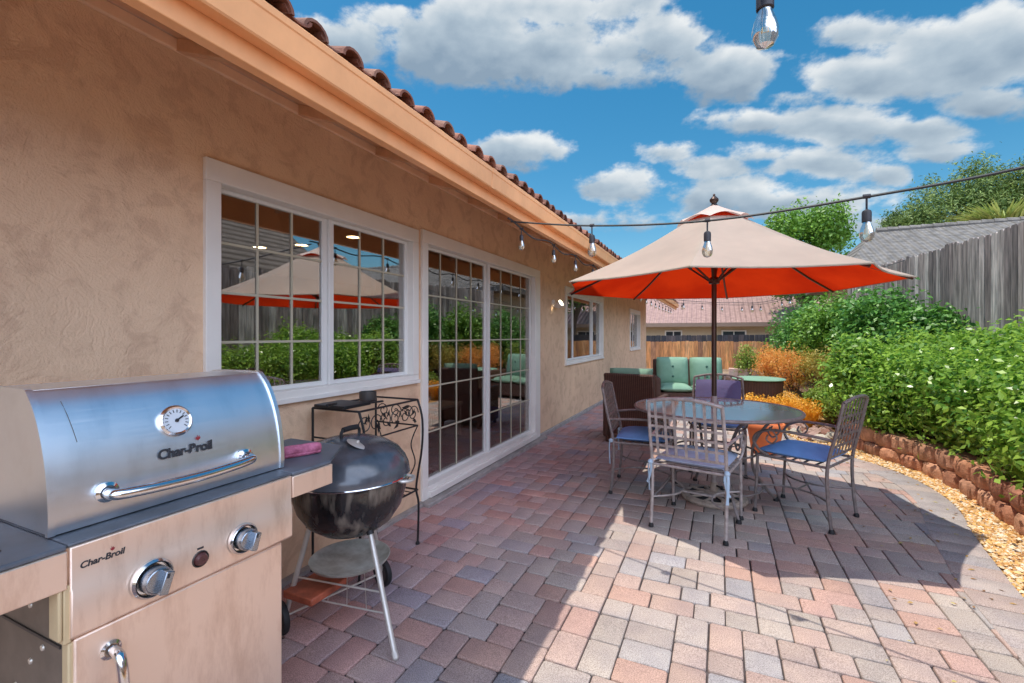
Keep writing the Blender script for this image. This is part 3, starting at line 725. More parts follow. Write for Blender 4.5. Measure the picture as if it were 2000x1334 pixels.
# ------------------------------------------------------------------ chairs
M_BLUE = mat('cushion_blue', (.20,.38,.74), .9, color2=(.15,.30,.62), scale=5, bump=.002, bscale=40, spec=.2)
M_BLUEG = mat('cushion_faded', (.40,.47,.62), .9, color2=(.32,.39,.53), scale=5, bump=.002, bscale=40, spec=.2)
M_PURP = mat('cushion_purple', (.15,.14,.27), .9, color2=(.12,.11,.22), scale=5, bump=.003, bscale=30, spec=.2)
M_TIE = mat('cushion_tie', (.42,.55,.68), .9)
def cushion(x0,x1,y0,y1,z0,z1,puff=.018,nx=8,ny=8):
    """soft pillow with rounded edges"""
    mb=MB(); vs=[]; 
    for side in (1,-1):
        for j in range(ny+1):
            for i in range(nx+1):
                u=i/nx*2-1; v=j/ny*2-1
                e=(1-abs(u)**5)*(1-abs(v)**5); zc=(z0+z1)/2; hh=(z1-z0)/2
                uu = u*(1-.03*(abs(v)**4)); vv = v*(1-.03*(abs(u)**4))
                z=zc+side*(hh*max(.12,e**.45)+puff*(1-u*u)*(1-v*v)*(1 if side>0 else .2))
                vs.append(((x0+x1)/2+uu*(x1-x0)/2,(y0+y1)/2+vv*(y1-y0)/2,z))
    n1=(nx+1)*(ny+1); fs=[]
    for j in range(ny):
        for i in range(nx):
            a=j*(nx+1)+i; q=(a,a+1,a+nx+2,a+nx+1); fs.append(q); fs.append(tuple(n1+k for k in q[::-1]))
    edge=[i for i in range(nx+1)]+[(j+1)*(nx+1)-1+(nx+1)*0 for j in range(1,ny+1)]
    ring=[i for i in range(nx)]+[j*(nx+1)+nx for j in range(ny)]+[ny*(nx+1)+i for i in range(nx,0,-1)]+[j*(nx+1) for j in range(ny,0,-1)]
    for a,b in zip(ring,ring[1:]+ring[:1]): fs.append((b,a,n1+a,n1+b))
    mb._add(vs,fs); return mb
def make_chair(label, metal, cush, group, back_cushion=None, ties=False):
    t=thing('patio_chair', label, 'chair', (0,0,0), 0, group)
    hw=.235
    def by(z): return -.235-(max(0,z-.43)*.20)     # back rakes
    for s in (-1,1):
        fl=MB().tube(smoothline([(s*hw,.235,.012),(s*hw,.225,.22),(s*hw,.215,.425)]),[.0105]*13,8)
        l_=obj('leg', fl, metal, t); obj('foot', MB().lathe([(.011,.03),(.017,.016),(.018,.002),(.001,0)],(s*hw,.235,0),10), M_BLACK, l_)
        rl=MB().tube(smoothline([(s*hw,-.255,.012),(s*hw,-.235,.20),(s*hw,-.232,.43),(s*hw,by(.66),.66),(s*hw*.97,by(.86),.86)],5),.0115,8)
        l_=obj('leg', rl, metal, t); obj('foot', MB().lathe([(.011,.03),(.017,.016),(.018,.002),(.001,0)],(s*hw,-.255,0),10), M_BLACK, l_)
        ar=MB().tube(smoothline([(s*hw,by(.61)+.01,.61),(s*(hw+.02),-.10,.625),(s*(hw+.03),.10,.625),(s*(hw+.03),.20,.59),(s*(hw+.02),.235,.53),(s*(hw+.01),.20,.465),(s*hw,.14,.435)]),.010,8)
        ar.tube(smoothline([(s*(hw+.03),.12,.645),(s*(hw+.03),.07,.58),(s*(hw+.03),.10,.53),(s*(hw+.03),.14,.55),(s*(hw+.03),.13,.585)],5),.006,6)
        obj('armrest', ar, metal, t)
    sf=MB(); z=.425
    sf.tube([(-hw,-.23,z),(hw,-.23,z)],.009).tube([(-hw,.215,z),(hw,.215,z)],.009).tube([(-hw,-.23,z),(-hw,.215,z)],.009).tube([(hw,-.23,z),(hw,.215,z)],.009)
    for k in range(1,6): sf.box(-hw,hw,-.23+.445*k/6-.008,-.23+.445*k/6+.008,z-.001,z+.003)
    obj('seat_frame', sf, metal, t)
    st=MB(); zz=.20
    st.tube(smoothline([(-hw,-.235,zz),(-hw*.5,-.09,zz+.0),(-hw*.5,.09,zz),(-hw,.228,zz)]),.007,6).tube(smoothline([(hw,-.235,zz),(hw*.5,-.09,zz),(hw*.5,.09,zz),(hw,.228,zz)]),.007,6).tube([(-hw*.5,0,zz),(hw*.5,0,zz)],.007,6)
    obj('stretcher', st, metal, t)
    bk=MB()
    bk.tube(smoothline([(-hw*.97,by(.86),.86),(-hw*.5,by(.88)-.012,.885),(0,by(.89)-.016,.893),(hw*.5,by(.88)-.012,.885),(hw*.97,by(.86),.86)],5),.0115,8)
    xs=[-.185,-.125,-.065,0,.065,.125,.185]; top=.885
    def strap(p,q,w,vert):
        p=Vector(p); q=Vector(q); c=(p+q)/2; L_=(q-p).length
        ang=math.atan(.20)
        m_=Matrix.Rotation(ang,3,'X')
        bk.obox(c,(w,.005,L_) if vert else (L_,.0045,w), m_)
    for x in xs: strap((x,by(.50)-.004,.50),(x,by(top)-.01,top-.004),.017,True)
    for zc in (.50,.565,.63,.695,.76): strap((-hw,by(zc)-.002,zc),(hw,by(zc)-.002,zc),.016,False)
    obj('backrest', bk, metal, t)
    cu=obj('seat_cushion', cushion(-.225,.225,-.215,.225,.432,.490), cush, t, smooth=60)
    if ties:
        for s in (-1,1):
            tm=MB()
            for dx,l in ((0,.20),(.02,.15)):
                tm.tube(smoothline([(s*.21,-.21,.455),(s*(.24),-.25,.45),(s*(.252-dx),-.262,.40),(s*(.245+dx*.6),-.258,.45-l)],4),[.009]*12+[.012],5,flat=.25)
            tm.ball((s*.242,-.25,.44),.018,8,6)
            obj('tie', tm, M_TIE, cu)
    if back_cushion:
        c_=cushion(-.215,.215,-.19,.19,-.025,.025)
        m_=Matrix.Rotation(R(90)+math.atan(.2),4,'X'); c_.v=[tuple(m_@Vector(p)+Vector((0,by(.66)+.036,.655))) for p in c_.v]
        obj('back_cushion', c_, back_cushion, t, smooth=60)
    return t
G='wrought iron chairs around the glass table'
ch = make_chair('grey lattice-back iron chair with its back to the camera and tied faded cushion', M_IRONL, M_BLUEG, G, ties=True)
ch.location=(-.15,3.445,0); ch.rotation_euler=(0,0,R(-12))
ch = make_chair('iron armchair with blue seat pad on the hedge side of the table', M_IRON, M_BLUE, G)
ch.location=(.547,3.94,0); ch.rotation_euler=(0,0,math.atan2(.478,-.88)-R(90))
ch = make_chair('iron armchair with blue seat pad between table and house wall', M_IRON, M_BLUE, G, ties=True)
ch.location=(-.585,4.03,0); ch.rotation_euler=(0,0,R(-90+3))
ch = make_chair('iron chair facing the camera with a purple back cushion behind the table', M_IRON, M_BLUE, G, back_cushion=M_PURP)
ch.location=(-.03,4.93,0); ch.rotation_euler=(0,0,R(180))

# ================================================================== GAS GRILL
def steel(name, col, rough, rvar=.06, dirt=True, metal=1):
    M=bpy.data.materials.new(name); M.use_nodes=True; nt=M.node_tree; N=nt.nodes; L=nt.links; b=N['Principled BSDF']
    b.inputs['Metallic'].default_value=metal
    tc=N.new('ShaderNodeTexCoord'); mp=N.new('ShaderNodeMapping'); mp.inputs['Scale'].default_value=(60,1.2,60); L.new(tc.outputs['Object'],mp.inputs[0])
    n1=N.new('ShaderNodeTexNoise'); n1.inputs['Scale'].default_value=6; n1.inputs['Detail'].default_value=4; L.new(mp.outputs[0],n1.inputs[0])
    mp2=N.new('ShaderNodeMapping'); mp2.inputs['Scale'].default_value=(1,2.6,.7); L.new(tc.outputs['Object'],mp2.inputs[0]); n2=N.new('ShaderNodeTexNoise'); n2.inputs['Scale'].default_value=6; n2.inputs['Detail'].default_value=9; n2.inputs['Roughness'].default_value=.7; L.new(mp2.outputs[0],n2.inputs[0])
    cr=N.new('ShaderNodeValToRGB'); cr.color_ramp.elements[0].position=.32; cr.color_ramp.elements[1].position=.50
    cr.color_ramp.elements[0].color=lin(tuple(x*q_ for x,q_ in zip(col,((.93,.93,.93) if metal==1 else (.84,.79,.76)) if dirt else (.95,.95,.95)))); cr.color_ramp.elements[1].color=lin(col); L.new(n2.outputs[0],cr.inputs[0]); L.new(cr.outputs[0],b.inputs['Base Color'])
    ad=N.new('ShaderNodeMath'); ad.operation='ADD'; L.new(n1.outputs[0],ad.inputs[0]); L.new(n2.outputs[0],ad.inputs[1])
    mr=N.new('ShaderNodeMapRange'); mr.inputs['From Min'].default_value=.6; mr.inputs['From Max'].default_value=1.4; mr.inputs['To Min'].default_value=rough-rvar; mr.inputs['To Max'].default_value=rough+rvar; L.new(ad.outputs[0],mr.inputs[0]); L.new(mr.outputs[0],b.inputs['Roughness'])
    bp=N.new('ShaderNodeBump'); bp.inputs['Distance'].default_value=.0003 if metal<1 else .00008; bp.inputs['Strength'].default_value=.5; L.new(n1.outputs[0],bp.inputs['Height']); L.new(bp.outputs[0],b.inputs['Normal'])
    return M
M_LID=steel('brushed_steel_lid',(.86,.92,.97),.37); M_PANEL=steel('stained_steel',(.97,.75,.60),.45,.06,metal=.72)
M_CHROME=mat('chrome', (.75,.75,.76), .12, metal=1.0); M_SHELF=mat('shelf_paint', (.115,.13,.155), .45, var=.25, scale=9, rvar=.12)
M_DKMET=mat('dark_metal', (.10,.09,.085), .5, metal=.6); M_SIDE=mat('cabinet_side', (.235,.19,.15), .55, metal=.35, var=.25, scale=6)
M_BRACK=mat('cream_bracket', (.62,.47,.27), .5, var=.1)
M_INK=mat('printed_ink', (.03,.03,.035), .5); M_REDINK=mat('red_ink', (.30,.03,.04), .5)
gr=thing('gas_grill','stainless steel gas grill with closed lid and side shelves in the near corner','grill',(-1.45,.75,0))
GX=-1.22; ZT=.868
# cabinet
cb=MB(); cb.box(-1.66,-1.24,.492,.496,.06,.80); cb.box(-1.66,-1.24,.986,.990,.06,.80); cb.box(-1.664,-1.66,.49,.99,.06,.80); cb.box(-1.66,-1.24,.496,.986,.06,.07)
obj('cabinet', cb, M_SIDE, gr, smooth=0)
for (x,z) in [(-1.30,.70),(-1.30,.45),(-1.40,.70),(-1.40,.575),(-1.52,.70),(-1.345,.62),(-1.47,.50),(-1.33,.535)]:
    rv=MB(); rv.lathe([(.001,.004),(.006,.003),(.007,0)],(x,.492,z),10,Matrix.Rotation(R(90),3,'X'))
    obj('rivet', rv, mat('rivet_steel', (.8,.75,.65), .35, metal=.6), gr)
obj('side_seam', MB().box(-1.66,-1.265,.4885,.4915,.640,.646), M_DKMET, gr, smooth=0)
br=MB(); br.box(-1.262,-1.222,.478,.492,.665,.785); br.prism([(-1.262,.470),(-1.222,.470),(-1.222,.4775),(-1.262,.4775)],.675,.785); obj('shelf_bracket', br, M_BRACK, gr, bevel=.003)
obj('corner_post', MB().box(-1.250,-1.2235,.486,.498,.06,.664), M_BRACK, gr, bevel=.003)
dr=obj('door', MB().box(-1.238,-1.2190,.494,.9905,.075,.6690), M_PANEL, gr, bevel=.004)
# door handle: bowed vertical bar on two posts
hd=MB().tube(smoothline([(-1.225,.556,.612),(-1.195,.556,.612),(-1.176,.556,.598),(-1.166,.556,.55),(-1.165,.556,.50),(-1.170,.556,.45),(-1.195,.556,.425),(-1.225,.556,.425)]),.0105,12)
hd.lathe([(.02,.0),(.02,.006),(.014,.009)],(-1.2215,.556,.612),16,Matrix.Rotation(R(90),3,'Y'))
obj('handle', hd, M_CHROME, dr)
# control panel: upper lip + panel
cp=MB(); cp.prismy([(GX,.862),(GX,.776),(GX+.004,.770),(GX+.004,.676),(GX-.004,.670),(-1.30,.670),(-1.30,.862)],.488,1.026)
pn=obj('control_panel', cp, M_PANEL, gr, bevel=.003)
RY=Matrix.Rotation(R(90),3,'Y')
def knob(y,z,r=.044):
    k=MB().lathe([(.001,.004),(r,.004),(r,.012),(r*.90,.018),(r*.82,.014),(r*.80,.006)],(GX+.004,y,z),32,RY); b_=obj('bezel', k, M_CHROME, pn)
    k=MB().lathe([(r*.70,.006),(r*.70,.030),(r*.62,.038),(.001,.039)],(GX+.004,y,z),28,RY)
    k.obox((GX+.050,y+.006,z-.004),(.020,r*.42,r*1.15),Matrix.Rotation(R(-18),3,'X'))
    kk=obj('knob', k, steel('knob_steel%d'%int(y*1000),(.34,.38,.43),.28,dirt=False), pn, bevel=.002)
    obj('pointer', MB().obox((GX+.0605,y+.008,z+.012),(.001,.005,.010),Matrix.Rotation(R(-18),3,'X')), M_INK, kk, smooth=0)
knob(.633,.733); knob(.857,.737,.041)
ig=MB().lathe([(.001,.012),(.012,.012),(.015,.007),(.017,0)],(GX+.004,.746,.727),20,RY); ig2=obj('igniter_button', ig, mat('igniter', (.09,.03,.03), .35), pn)
obj('igniter_ring', MB().lathe([(.017,.0),(.0195,.004),(.021,0)],(GX+.004,.746,.727),20,RY), M_DKMET, ig2)
fl=MB(); fl.prismy([(0,0)]*3,0,0) if False else None
def flame(y,z,s,parent,x):
    f=MB(); pts=[(0,0),(.35,.25),(.5,.7),(.30,.60),(.22,1.05),(.02,.65),(-.18,1.25),(-.25,.6),(-.5,.75),(-.38,.25)]
    vs=[(x,y+a*s,z+b*s) for a,b in pts]; f._add(vs,[tuple(range(len(pts)))]); obj('flame_emblem', f, M_REDINK, parent, smooth=0)
lettering('Char-Broil',.0185,M_INK,pn,(GX+.0006,.503,.812),(0,1,0),(0,0,1),shear=.18,bold=.0005,extrude=.0004)
flame(.5605,.8265,.009,pn,GX+.0009)
obj('igniter_mark', MB().box(GX+.0043,GX+.0047,.738,.754,.752,.757), M_INK, pn, smooth=0)
lettering('GAS GRILL',.0085,mat('etched_ink', (.42,.30,.24), .5),pn,(GX+.0006,.965,.812),(0,1,0),(0,0,1),extrude=.0003) if False else None
# vertical drip stains below the lip are part of the stained metal; firebox shelf rim
rim=MB(); rim.box(-1.67,-1.2235,.486,1.028,.8625,.870); obj('firebox_rim', rim, M_SHELF, gr, bevel=.003)
# side shelves
s1=MB(); s1.box(-1.66,-1.2205,-.02,.484,.858,.870); sh=obj('side_shelf', s1, M_SHELF, gr, bevel=.004)
obj('shelf_trim', MB().box(-1.232,GX,-.02,.4845,.778,.8575), M_PANEL, sh, bevel=.003)
gt=MB()
for k in range(12): gt.box(-1.60,-1.30,.14+.024*k,.150+.024*k,.8705,.8745)
obj('burner_grate', gt, M_DKMET, sh, bevel=.001)
poly=[(-1.2205,1.030),(-1.2205,1.186),(-1.235,1.200),(-1.355,1.375),(-1.64,1.375),(-1.64,1.030)]
s2=MB(); s2.prism(poly[::1],.858,.870); sh2=obj('side_shelf', s2, M_SHELF, gr, bevel=.004)
tr=MB(); tr.box(-1.232,GX,1.0295,1.192,.790,.8575); obj('shelf_trim', tr, M_PANEL, sh2, bevel=.003)
# lid
LP=[(-1.292,.874),(-1.290,.91),(-1.295,.97),(-1.308,1.03),(-1.329,1.087),(-1.357,1.137),(-1.390,1.172),(-1.398,1.176),(-1.41,1.1775),(-1.50,1.178),(-1.60,1.176),(-1.638,1.165),(-1.655,1.12),(-1.66,.874)]
LPs=[(p.x,p.z) for p in smoothline([(x,0,z) for x,z in LP],4)]
def lidx(z):
    for a,b in zip(LPs,LPs[1:]):
        if a[1]<=z<=b[1]: return a[0]+(b[0]-a[0])*(z-a[1])/max(1e-6,b[1]-a[1])
ld=MB(); ld.prismy(LPs,.484,1.046); lid=obj('lid', ld, M_LID, gr, bevel=.004, smooth=28)
for yy in (.478,1.040):
    eb=MB()
    o2=[(x+(.004 if x>-1.45 else -.004)*1,z+(.004 if z>1.0 else 0)) for x,z in LPs]; i2=[(x+(-.006 if x>-1.45 else .006),z-(.006 if z>1.0 else 0)) for x,z in LPs]
    n_=len(o2); vs=[]
    for y_ in (yy,yy+.013):
        vs+=[(x,y_,z) for x,z in o2]+[(x,y_,z) for x,z in i2]
    fs=[]
    for i in range(n_-1):
        fs+= [(i,i+1,2*n_+i+1,2*n_+i),(n_+i,3*n_+i,3*n_+i+1,n_+i+1),(i,n_+i,n_+i+1,i+1),(2*n_+i,2*n_+i+1,3*n_+i+1,3*n_+i)]
    eb._add(vs,fs)
    obj('end_band', eb, M_LID, lid, smooth=28)
hz=.940; xs_=lidx(hz)
hd=MB().tube(smoothline([(xs_,.580,hz),(xs_+.030,.578,hz-.001),(xs_+.046,.592,hz-.002),(xs_+.058,.66,hz-.004),(xs_+.064,.75,hz-.005),(xs_+.058,.84,hz-.004),(xs_+.046,.905,hz-.002),(xs_+.030,.919,hz-.001),(xs_,.917,hz)],8),.0125,16)
for yy in (.580,.917): hd.lathe([(.023,0),(.023,.010),(.016,.014)],(xs_,yy,hz),20,RY)
obj('handle', hd, M_CHROME, lid)
tz=1.072; tx_=lidx(tz); ta=Matrix.Rotation(R(90-17),3,'Y')
th=obj('thermometer', MB().lathe([(.041,-.004),(.041,.008),(.036,.013),(.032,.010)],(tx_,.745,tz),36,ta), M_CHROME, lid)
def dial():
    M=bpy.data.materials.new('dial_face'); M.use_nodes=True; M.node_tree.nodes['Principled BSDF'].inputs['Base Color'].default_value=(.62,.66,.70,1); M.node_tree.nodes['Principled BSDF'].inputs['Roughness'].default_value=.3; return M
obj('dial_face', MB().lathe([(.001,.0095),(.0325,.0095)],(tx_,.745,tz),36,ta), dial(), th)
tk=MB()
for k in range(14):
    a=R(-130+20*k); q=ta@Vector((0,0,.0102)); 
    c_=Vector((tx_,.745,tz))+ta@Vector((math.cos(a)*-.025,math.sin(a)*.025,.0102)); tk.obox(c_,(.0075,.0018,.0008),ta@Matrix.Rotation(-a,3,'Z'))
tk.obox(Vector((tx_,.745,tz))+ta@Vector((-.004,.007,.0106)),(.004,.026,.0008),ta@Matrix.Rotation(R(30),3,'Z')); tk.lathe([(.001,.0125),(.005,.0118)],(tx_,.745,tz),12,ta)
obj('dial_marks', tk, M_INK, th, smooth=0)
sl=Vector((lidx(1.01)-lidx(.985),0,.025)).normalized()
lettering('Char-Broil',.034,M_INK,lid,(lidx(.985)+.0035,.690,.985),(0,1,0),tuple(sl),bold=.0011,extrude=.0006,name='lettering',shear=.1,spacing=.94)
flame(.793,1.0135,.013,lid,lidx(1.02)+.0035)
# scratch / seam near the left end
obj('lid_crease', MB().tube([(lidx(z_)+.0008,.530+(1.15-z_)*.10,z_) for z_ in (1.15,1.12,1.09,1.06)],.0007,5), M_DKMET, lid)
for (x,y) in ((-1.62,.52),(-1.28,.52),(-1.62,.96),(-1.28,.96)):
    c_=MB().lathe([(.001,-.012),(.025,-.012),(.028,0),(.025,.012),(.001,.012)],(x,y,.030),20,Matrix.Rotation(R(90),3,'X')); c_.box(x-.01,x+.01,y-.014,y+.014,.055,.062); obj('caster', c_, M_BLACK, gr)

# rolled pink cloth on the shelf
pk=MB(); 
c0=Vector((-1.40,1.115,.891)); d_=Vector((.40,.92,0)).normalized()
ring=[]
pk.tube([c0+d_*t_ for t_ in (-.002,.0,.02,.05,.08,.11,.14,.148,.150)],[.004,.016,.0195,.0205,.0195,.020,.0185,.014,.003],14)
pk.tube([c0+Vector((.0,.0,-.012))+d_*t_ for t_ in (.0,.07,.145)],[.020,.022,.017],10,flat=.5)
tag(obj('rolled_cloth', pk, mat('pink_cloth', (.62,.19,.30), .85, color2=(.32,.07,.12), scale=30, bump=.004, bscale=50), loc=c0), 'rolled dusty pink cloth lying on the gas grill shelf', 'cloth')

# ================================================================== KETTLE GRILL
KX,KY=-1.535,1.605
kt=thing('kettle_grill','black enamel kettle charcoal grill on silver legs beside the gas grill','grill',(KX,KY,0))
def enamel():
    M=bpy.data.materials.new('black_enamel'); M.use_nodes=True; nt=M.node_tree; N=nt.nodes; L=nt.links; b=N['Principled BSDF']
    tc=N.new('ShaderNodeTexCoord'); mp=N.new('ShaderNodeMapping'); mp.inputs['Scale'].default_value=(14,14,3.0); L.new(tc.outputs['Object'],mp.inputs[0])
    n1=N.new('ShaderNodeTexNoise'); n1.inputs['Scale'].default_value=1.6; n1.inputs['Detail'].default_value=7; L.new(mp.outputs[0],n1.inputs[0])
    cr=N.new('ShaderNodeValToRGB'); cr.color_ramp.elements[0].position=.50; cr.color_ramp.elements[1].position=.78; cr.color_ramp.elements[0].color=(.012,.011,.012,1); cr.color_ramp.elements[1].color=(.30,.25,.20,1); L.new(n1.outputs[0],cr.inputs[0]); L.new(cr.outputs[0],b.inputs['Base Color'])
    mr=N.new('ShaderNodeMapRange'); mr.inputs['From Min'].default_value=.35; mr.inputs['From Max'].default_value=.75; mr.inputs['To Min'].default_value=.08; mr.inputs['To Max'].default_value=.6; L.new(n1.outputs[0],mr.inputs[0]); L.new(mr.outputs[0],b.inputs['Roughness'])
    b.inputs['Specular IOR Level'].default_value=.9; return M
M_ENB=enamel(); M_ENL=mat('enamel_lid', (.085,.095,.115), .2, var=.5, scale=5, spec=.9, rvar=.07)
M_ALU=mat('aluminium_legs', (.66,.62,.57), .42, metal=.55, var=.12, scale=12)
RK=.257; ZR=.682
bw=MB(); prof=[(.001,.412),(.06,.414),(.13,.430),(.185,.47),(.225,.53),(.246,.60),(.254,.65),(RK,ZR),(RK+.006,ZR+.004),(RK-.004,ZR+.004)]
obj('bowl', bw.lathe(prof,(KX,KY,0),56), M_ENB, kt, smooth=60)
ll=MB(); prof=[(RK+.004,ZR-.012),(RK+.006,ZR+.002),(RK+.002,ZR+.03),(RK-.012,ZR+.062),(RK-.042,ZR+.100),(RK-.09,ZR+.130),(RK-.15,ZR+.150),(.06,ZR+.160),(.001,ZR+.162)]
kl=obj('lid', ll.lathe(prof,(KX,KY,0),56), M_ENL, kt, smooth=60)
obj('lid_rim', MB().tube([(KX+(RK+.005)*math.cos(2*math.pi*k/56),KY+(RK+.005)*math.sin(2*math.pi*k/56),ZR-.010) for k in range(56)],.004,6,closed=True), M_CHROME, kl)
hh=MB().tube(smoothline([(KX,KY-.055,ZR+.158),(KX,KY-.055,ZR+.183),(KX,KY-.035,ZR+.194),(KX,KY+.035,ZR+.194),(KX,KY+.055,ZR+.183),(KX,KY+.055,ZR+.158)]),[.007]*31,8)
hh.tube([(KX,KY-.045,ZR+.195),(KX,KY,ZR+.197),(KX,KY+.045,ZR+.195)],.012,10); obj('handle', hh, M_BLACK, kl)
vd=MB().lathe([(.001,.006),(.030,.006),(.045,.003),(.050,0)],(KX+.10,KY-.06,ZR+.146),24,Matrix.Rotation(R(22),3,'Y')@Matrix.Rotation(R(-12),3,'X'))
obj('vent_damper', vd.ball((KX+.10,KY-.06,ZR+.156),.008,8,6), M_ALU, kl)
sh_=MB(); sh_.tube(smoothline([(KX+.24,KY+.03,.665),(KX+.275,KY+.02,.665),(KX+.295,KY+.06,.662),(KX+.275,KY+.10,.665),(KX+.225,KY+.10,.665)]),.008,8); obj('side_handle', sh_, M_ALU, kt)
feet=[(-1.185,1.485),(-1.74,1.43),(-1.60,1.90)]
for k,(fx,fy) in enumerate(feet):
    d_=Vector((fx-KX,fy-KY,0)).normalized(); top=Vector((KX,KY,0))+d_*.165+Vector((0,0,.475)); bot=Vector((fx,fy,.014 if k==0 else .07))
    l_=obj('leg', MB().tube([top,bot],.0115,12), M_ALU, kt)
    obj('leg_socket', MB().tube([top+(top-bot).normalized()*.012,top-(top-bot).normalized()*.03],.0155,12).ball(top+Vector((0,0,.012)),.014,8,6), M_BLACK, l_)
    if k==0: obj('foot_cap', MB().tube([bot,bot+(top-bot).normalized()*.02],.0135,10).ball(bot,.0135,10,6), M_ALU, l_)
w1,w2=Vector((-1.74,1.43,.07)),Vector((-1.60,1.90,.07)); ax=(w2-w1).normalized()
obj('axle', MB().tube([w1-ax*.03,w2+ax*.03],.005,8), M_ALU, kt)
for w in (w1-ax*.02,w2-ax*.0):
    ang=math.atan2(ax.y,ax.x); m_=Matrix.Rotation(ang,3,'Z')@Matrix.Rotation(R(90),3,'Y')
    o_=obj('wheel', MB().lathe([(.05,-.014),(.068,-.012),(.07,0),(.068,.012),(.05,.014),(.05,-.014)],w,28,m_), M_BLACK, kt)
    obj('wheel_hub', MB().lathe([(.001,.01),(.018,.010),(.05,.004),(.05,-.004),(.018,-.01),(.001,-.01)],w,28,m_), M_DKMET, o_)
obj('ash_catcher', MB().lathe([(.001,.268),(.06,.262),(.12,.268),(.165,.288),(.172,.298),(.176,.298),(.168,.284),(.12,.260),(.06,.254),(.001,.252)],(KX,KY,0),40), mat('galvanised_pan', (.62,.63,.58), .5, metal=.3, color2=(.34,.32,.27), scale=9), kt)
wr=MB(); fp=[Vector((x,y,0)) for x,y in feet]; K0=Vector((KX,KY,0))
def lp(k,z): 
    d_=(fp[k]-K0).normalized(); t_=K0+d_*.165+Vector((0,0,.475)); b_=fp[k]+Vector((0,0,.014 if k==0 else .07)); s=(t_.z-z)/(t_.z-b_.z); return t_+(b_-t_)*s
for a,b in ((0,1),(1,2),(2,0)): wr.tube([lp(a,.16),lp(b,.16)],.0035,6)
for q in (.2,.4,.6,.8): wr.tube([lp(0,.16)+(lp(1,.16)-lp(0,.16))*q, lp(2,.16)+(lp(1,.16)-lp(2,.16))*q],.0022,6)
wr.tube([lp(0,.235),lp(1,.235)],.004,6); wr.tube([lp(0,.235),lp(2,.235)],.004,6)
obj('wire_rack', wr, M_ALU, kt)
tm=MB(); tm.box(-1.72,-1.55,1.40,1.60,.168,.200); tag(obj('rust_red_tray', tm, mat('red_tray', (.42,.10,.05), .55, var=.4, scale=12), bevel=.006, loc=(-1.58,1.5,.168)), 'rust red metal tray resting on the kettle grill wire rack', 'tray')

# ================================================================== WIRE PLANT STAND AGAINST WALL
M_BLKI=mat('black_iron', (.02,.02,.022), .45, metal=.3)
ps=thing('wire_stand','black wrought iron stand with leafy scrollwork against the wall by the door','stand',(-1.9,2.1,0))
ya,yb=1.86,2.37; xb,xf=-2.05,-1.72; zt=.90
for (x,y) in ((xb,ya),(xb,yb),(xf+.0,yb),(xf,ya)):
    bow=.035 if x==xf else 0
    pts=smoothline([(x,y,.012),(x+bow*.2,y,.25),(x-bow*.3,y,.36),(x+bow*.9,y,.60),(x+bow,y,.78),(x,y,zt)],5)
    l_=obj('leg', MB().tube(pts,.0068,8), M_BLKI, ps); obj('foot', MB().lathe([(.008,.02),(.013,.008),(.013,.001),(.001,0)],(x,y,0),10), M_BLKI, l_)
for z_ in (zt,.34):
    fr=MB()
    fr.tube([(xb,ya,z_),(xb,yb,z_)],.006).tube([(xf,ya,z_),(xf,yb,z_)],.006).tube([(xb,ya,z_),(xf,ya,z_)],.006).tube([(xb,yb,z_),(xf,yb,z_)],.006)
    if z_==zt: obj('top_frame', fr, M_BLKI, ps)
for k in range(1,9): fr.tube([(xb,ya+(yb-ya)*k/9,.34),(xf,ya+(yb-ya)*k/9,.34)],.003,6)
obj('shelf_frame', fr, M_BLKI, ps)
fr=MB(); fr.tube([(xf,ya,.74),(xf,yb,.74)],.005); fr.tube([(xb,yb,.74),(xf,yb,.74)],.005); fr.tube([(xb,ya,.74),(xf,ya,.74)],.005)
obj('middle_frame', fr, M_BLKI, ps)
sc_=MB(); rnd=random.Random(6)
def scroll(c,r,ax,flip=1):
    P=[]; 
    for i in range(22):
        a=i*.42; q=r*(1-i/26); P.append(Vector(c)+Vector(ax)*(math.cos(a)*q*flip)+Vector((0,0,math.sin(a)*q)))
    sc_.tube(P,.0032,5)
for k in range(6):
    y=ya+.045+k*.084; scroll((xf,y,.82),.052,(0,1,0),1 if k%2 else -1)
    for q in range(3):   # leaves
        c_=Vector((xf+.004,y+rnd.uniform(-.03,.03),.82+rnd.uniform(-.055,.055))); a=rnd.uniform(0,3.1); t_=Vector((0,math.cos(a),math.sin(a))); s_=Vector((0,-math.sin(a),math.cos(a)))
        sc_._add([c_-t_*.026,c_+s_*.010+Vector((.006,0,0)),c_+t_*.026,c_-s_*.010+Vector((.006,0,0)),c_+Vector((.002,0,0)),c_-t_*.026],[(0,1,2,3)])
for k in range(3): scroll((xb+.06+k*.10,yb,.82),.045,(1,0,0),1 if k%2 else -1)
sc_.tube(smoothline([(xf,yb,.74),(xf-.05,yb,.62),(xf-.02,yb,.5),(xf-.10,yb,.36)]),.004,5); sc_.tube(smoothline([(xb,yb,.74),(xb+.05,yb,.62),(xb+.02,yb,.5),(xb+.12,yb,.36)]),.004,5)
obj('scrollwork', sc_, M_BLKI, ps)
tg=thing('grill_tongs','black metal grilling tongs lying across the wire stand top','tongs',(-1.85,2.0,.91))
for k in (-1,1): obj('tong_arm', MB().tube([(-1.80,1.82,.912),(-1.84+k*.012,1.98,.915),(-1.85+k*.03,2.16,.912)],[.006,.008,.012],6,flat=.5), M_BLKI, tg)
tg=tag(obj('grill_basket', MB().box(-2.02,-1.80,1.84,2.04,.908,.925).tube([(-1.86,1.84,.94),(-1.80,1.74,.95),(-1.78,1.70,.95)],.009,8), M_BLKI, bevel=.004, loc=(-1.92,1.93,.908)), 'flat black grill pan with a handle on top of the wire stand', 'grill pan')
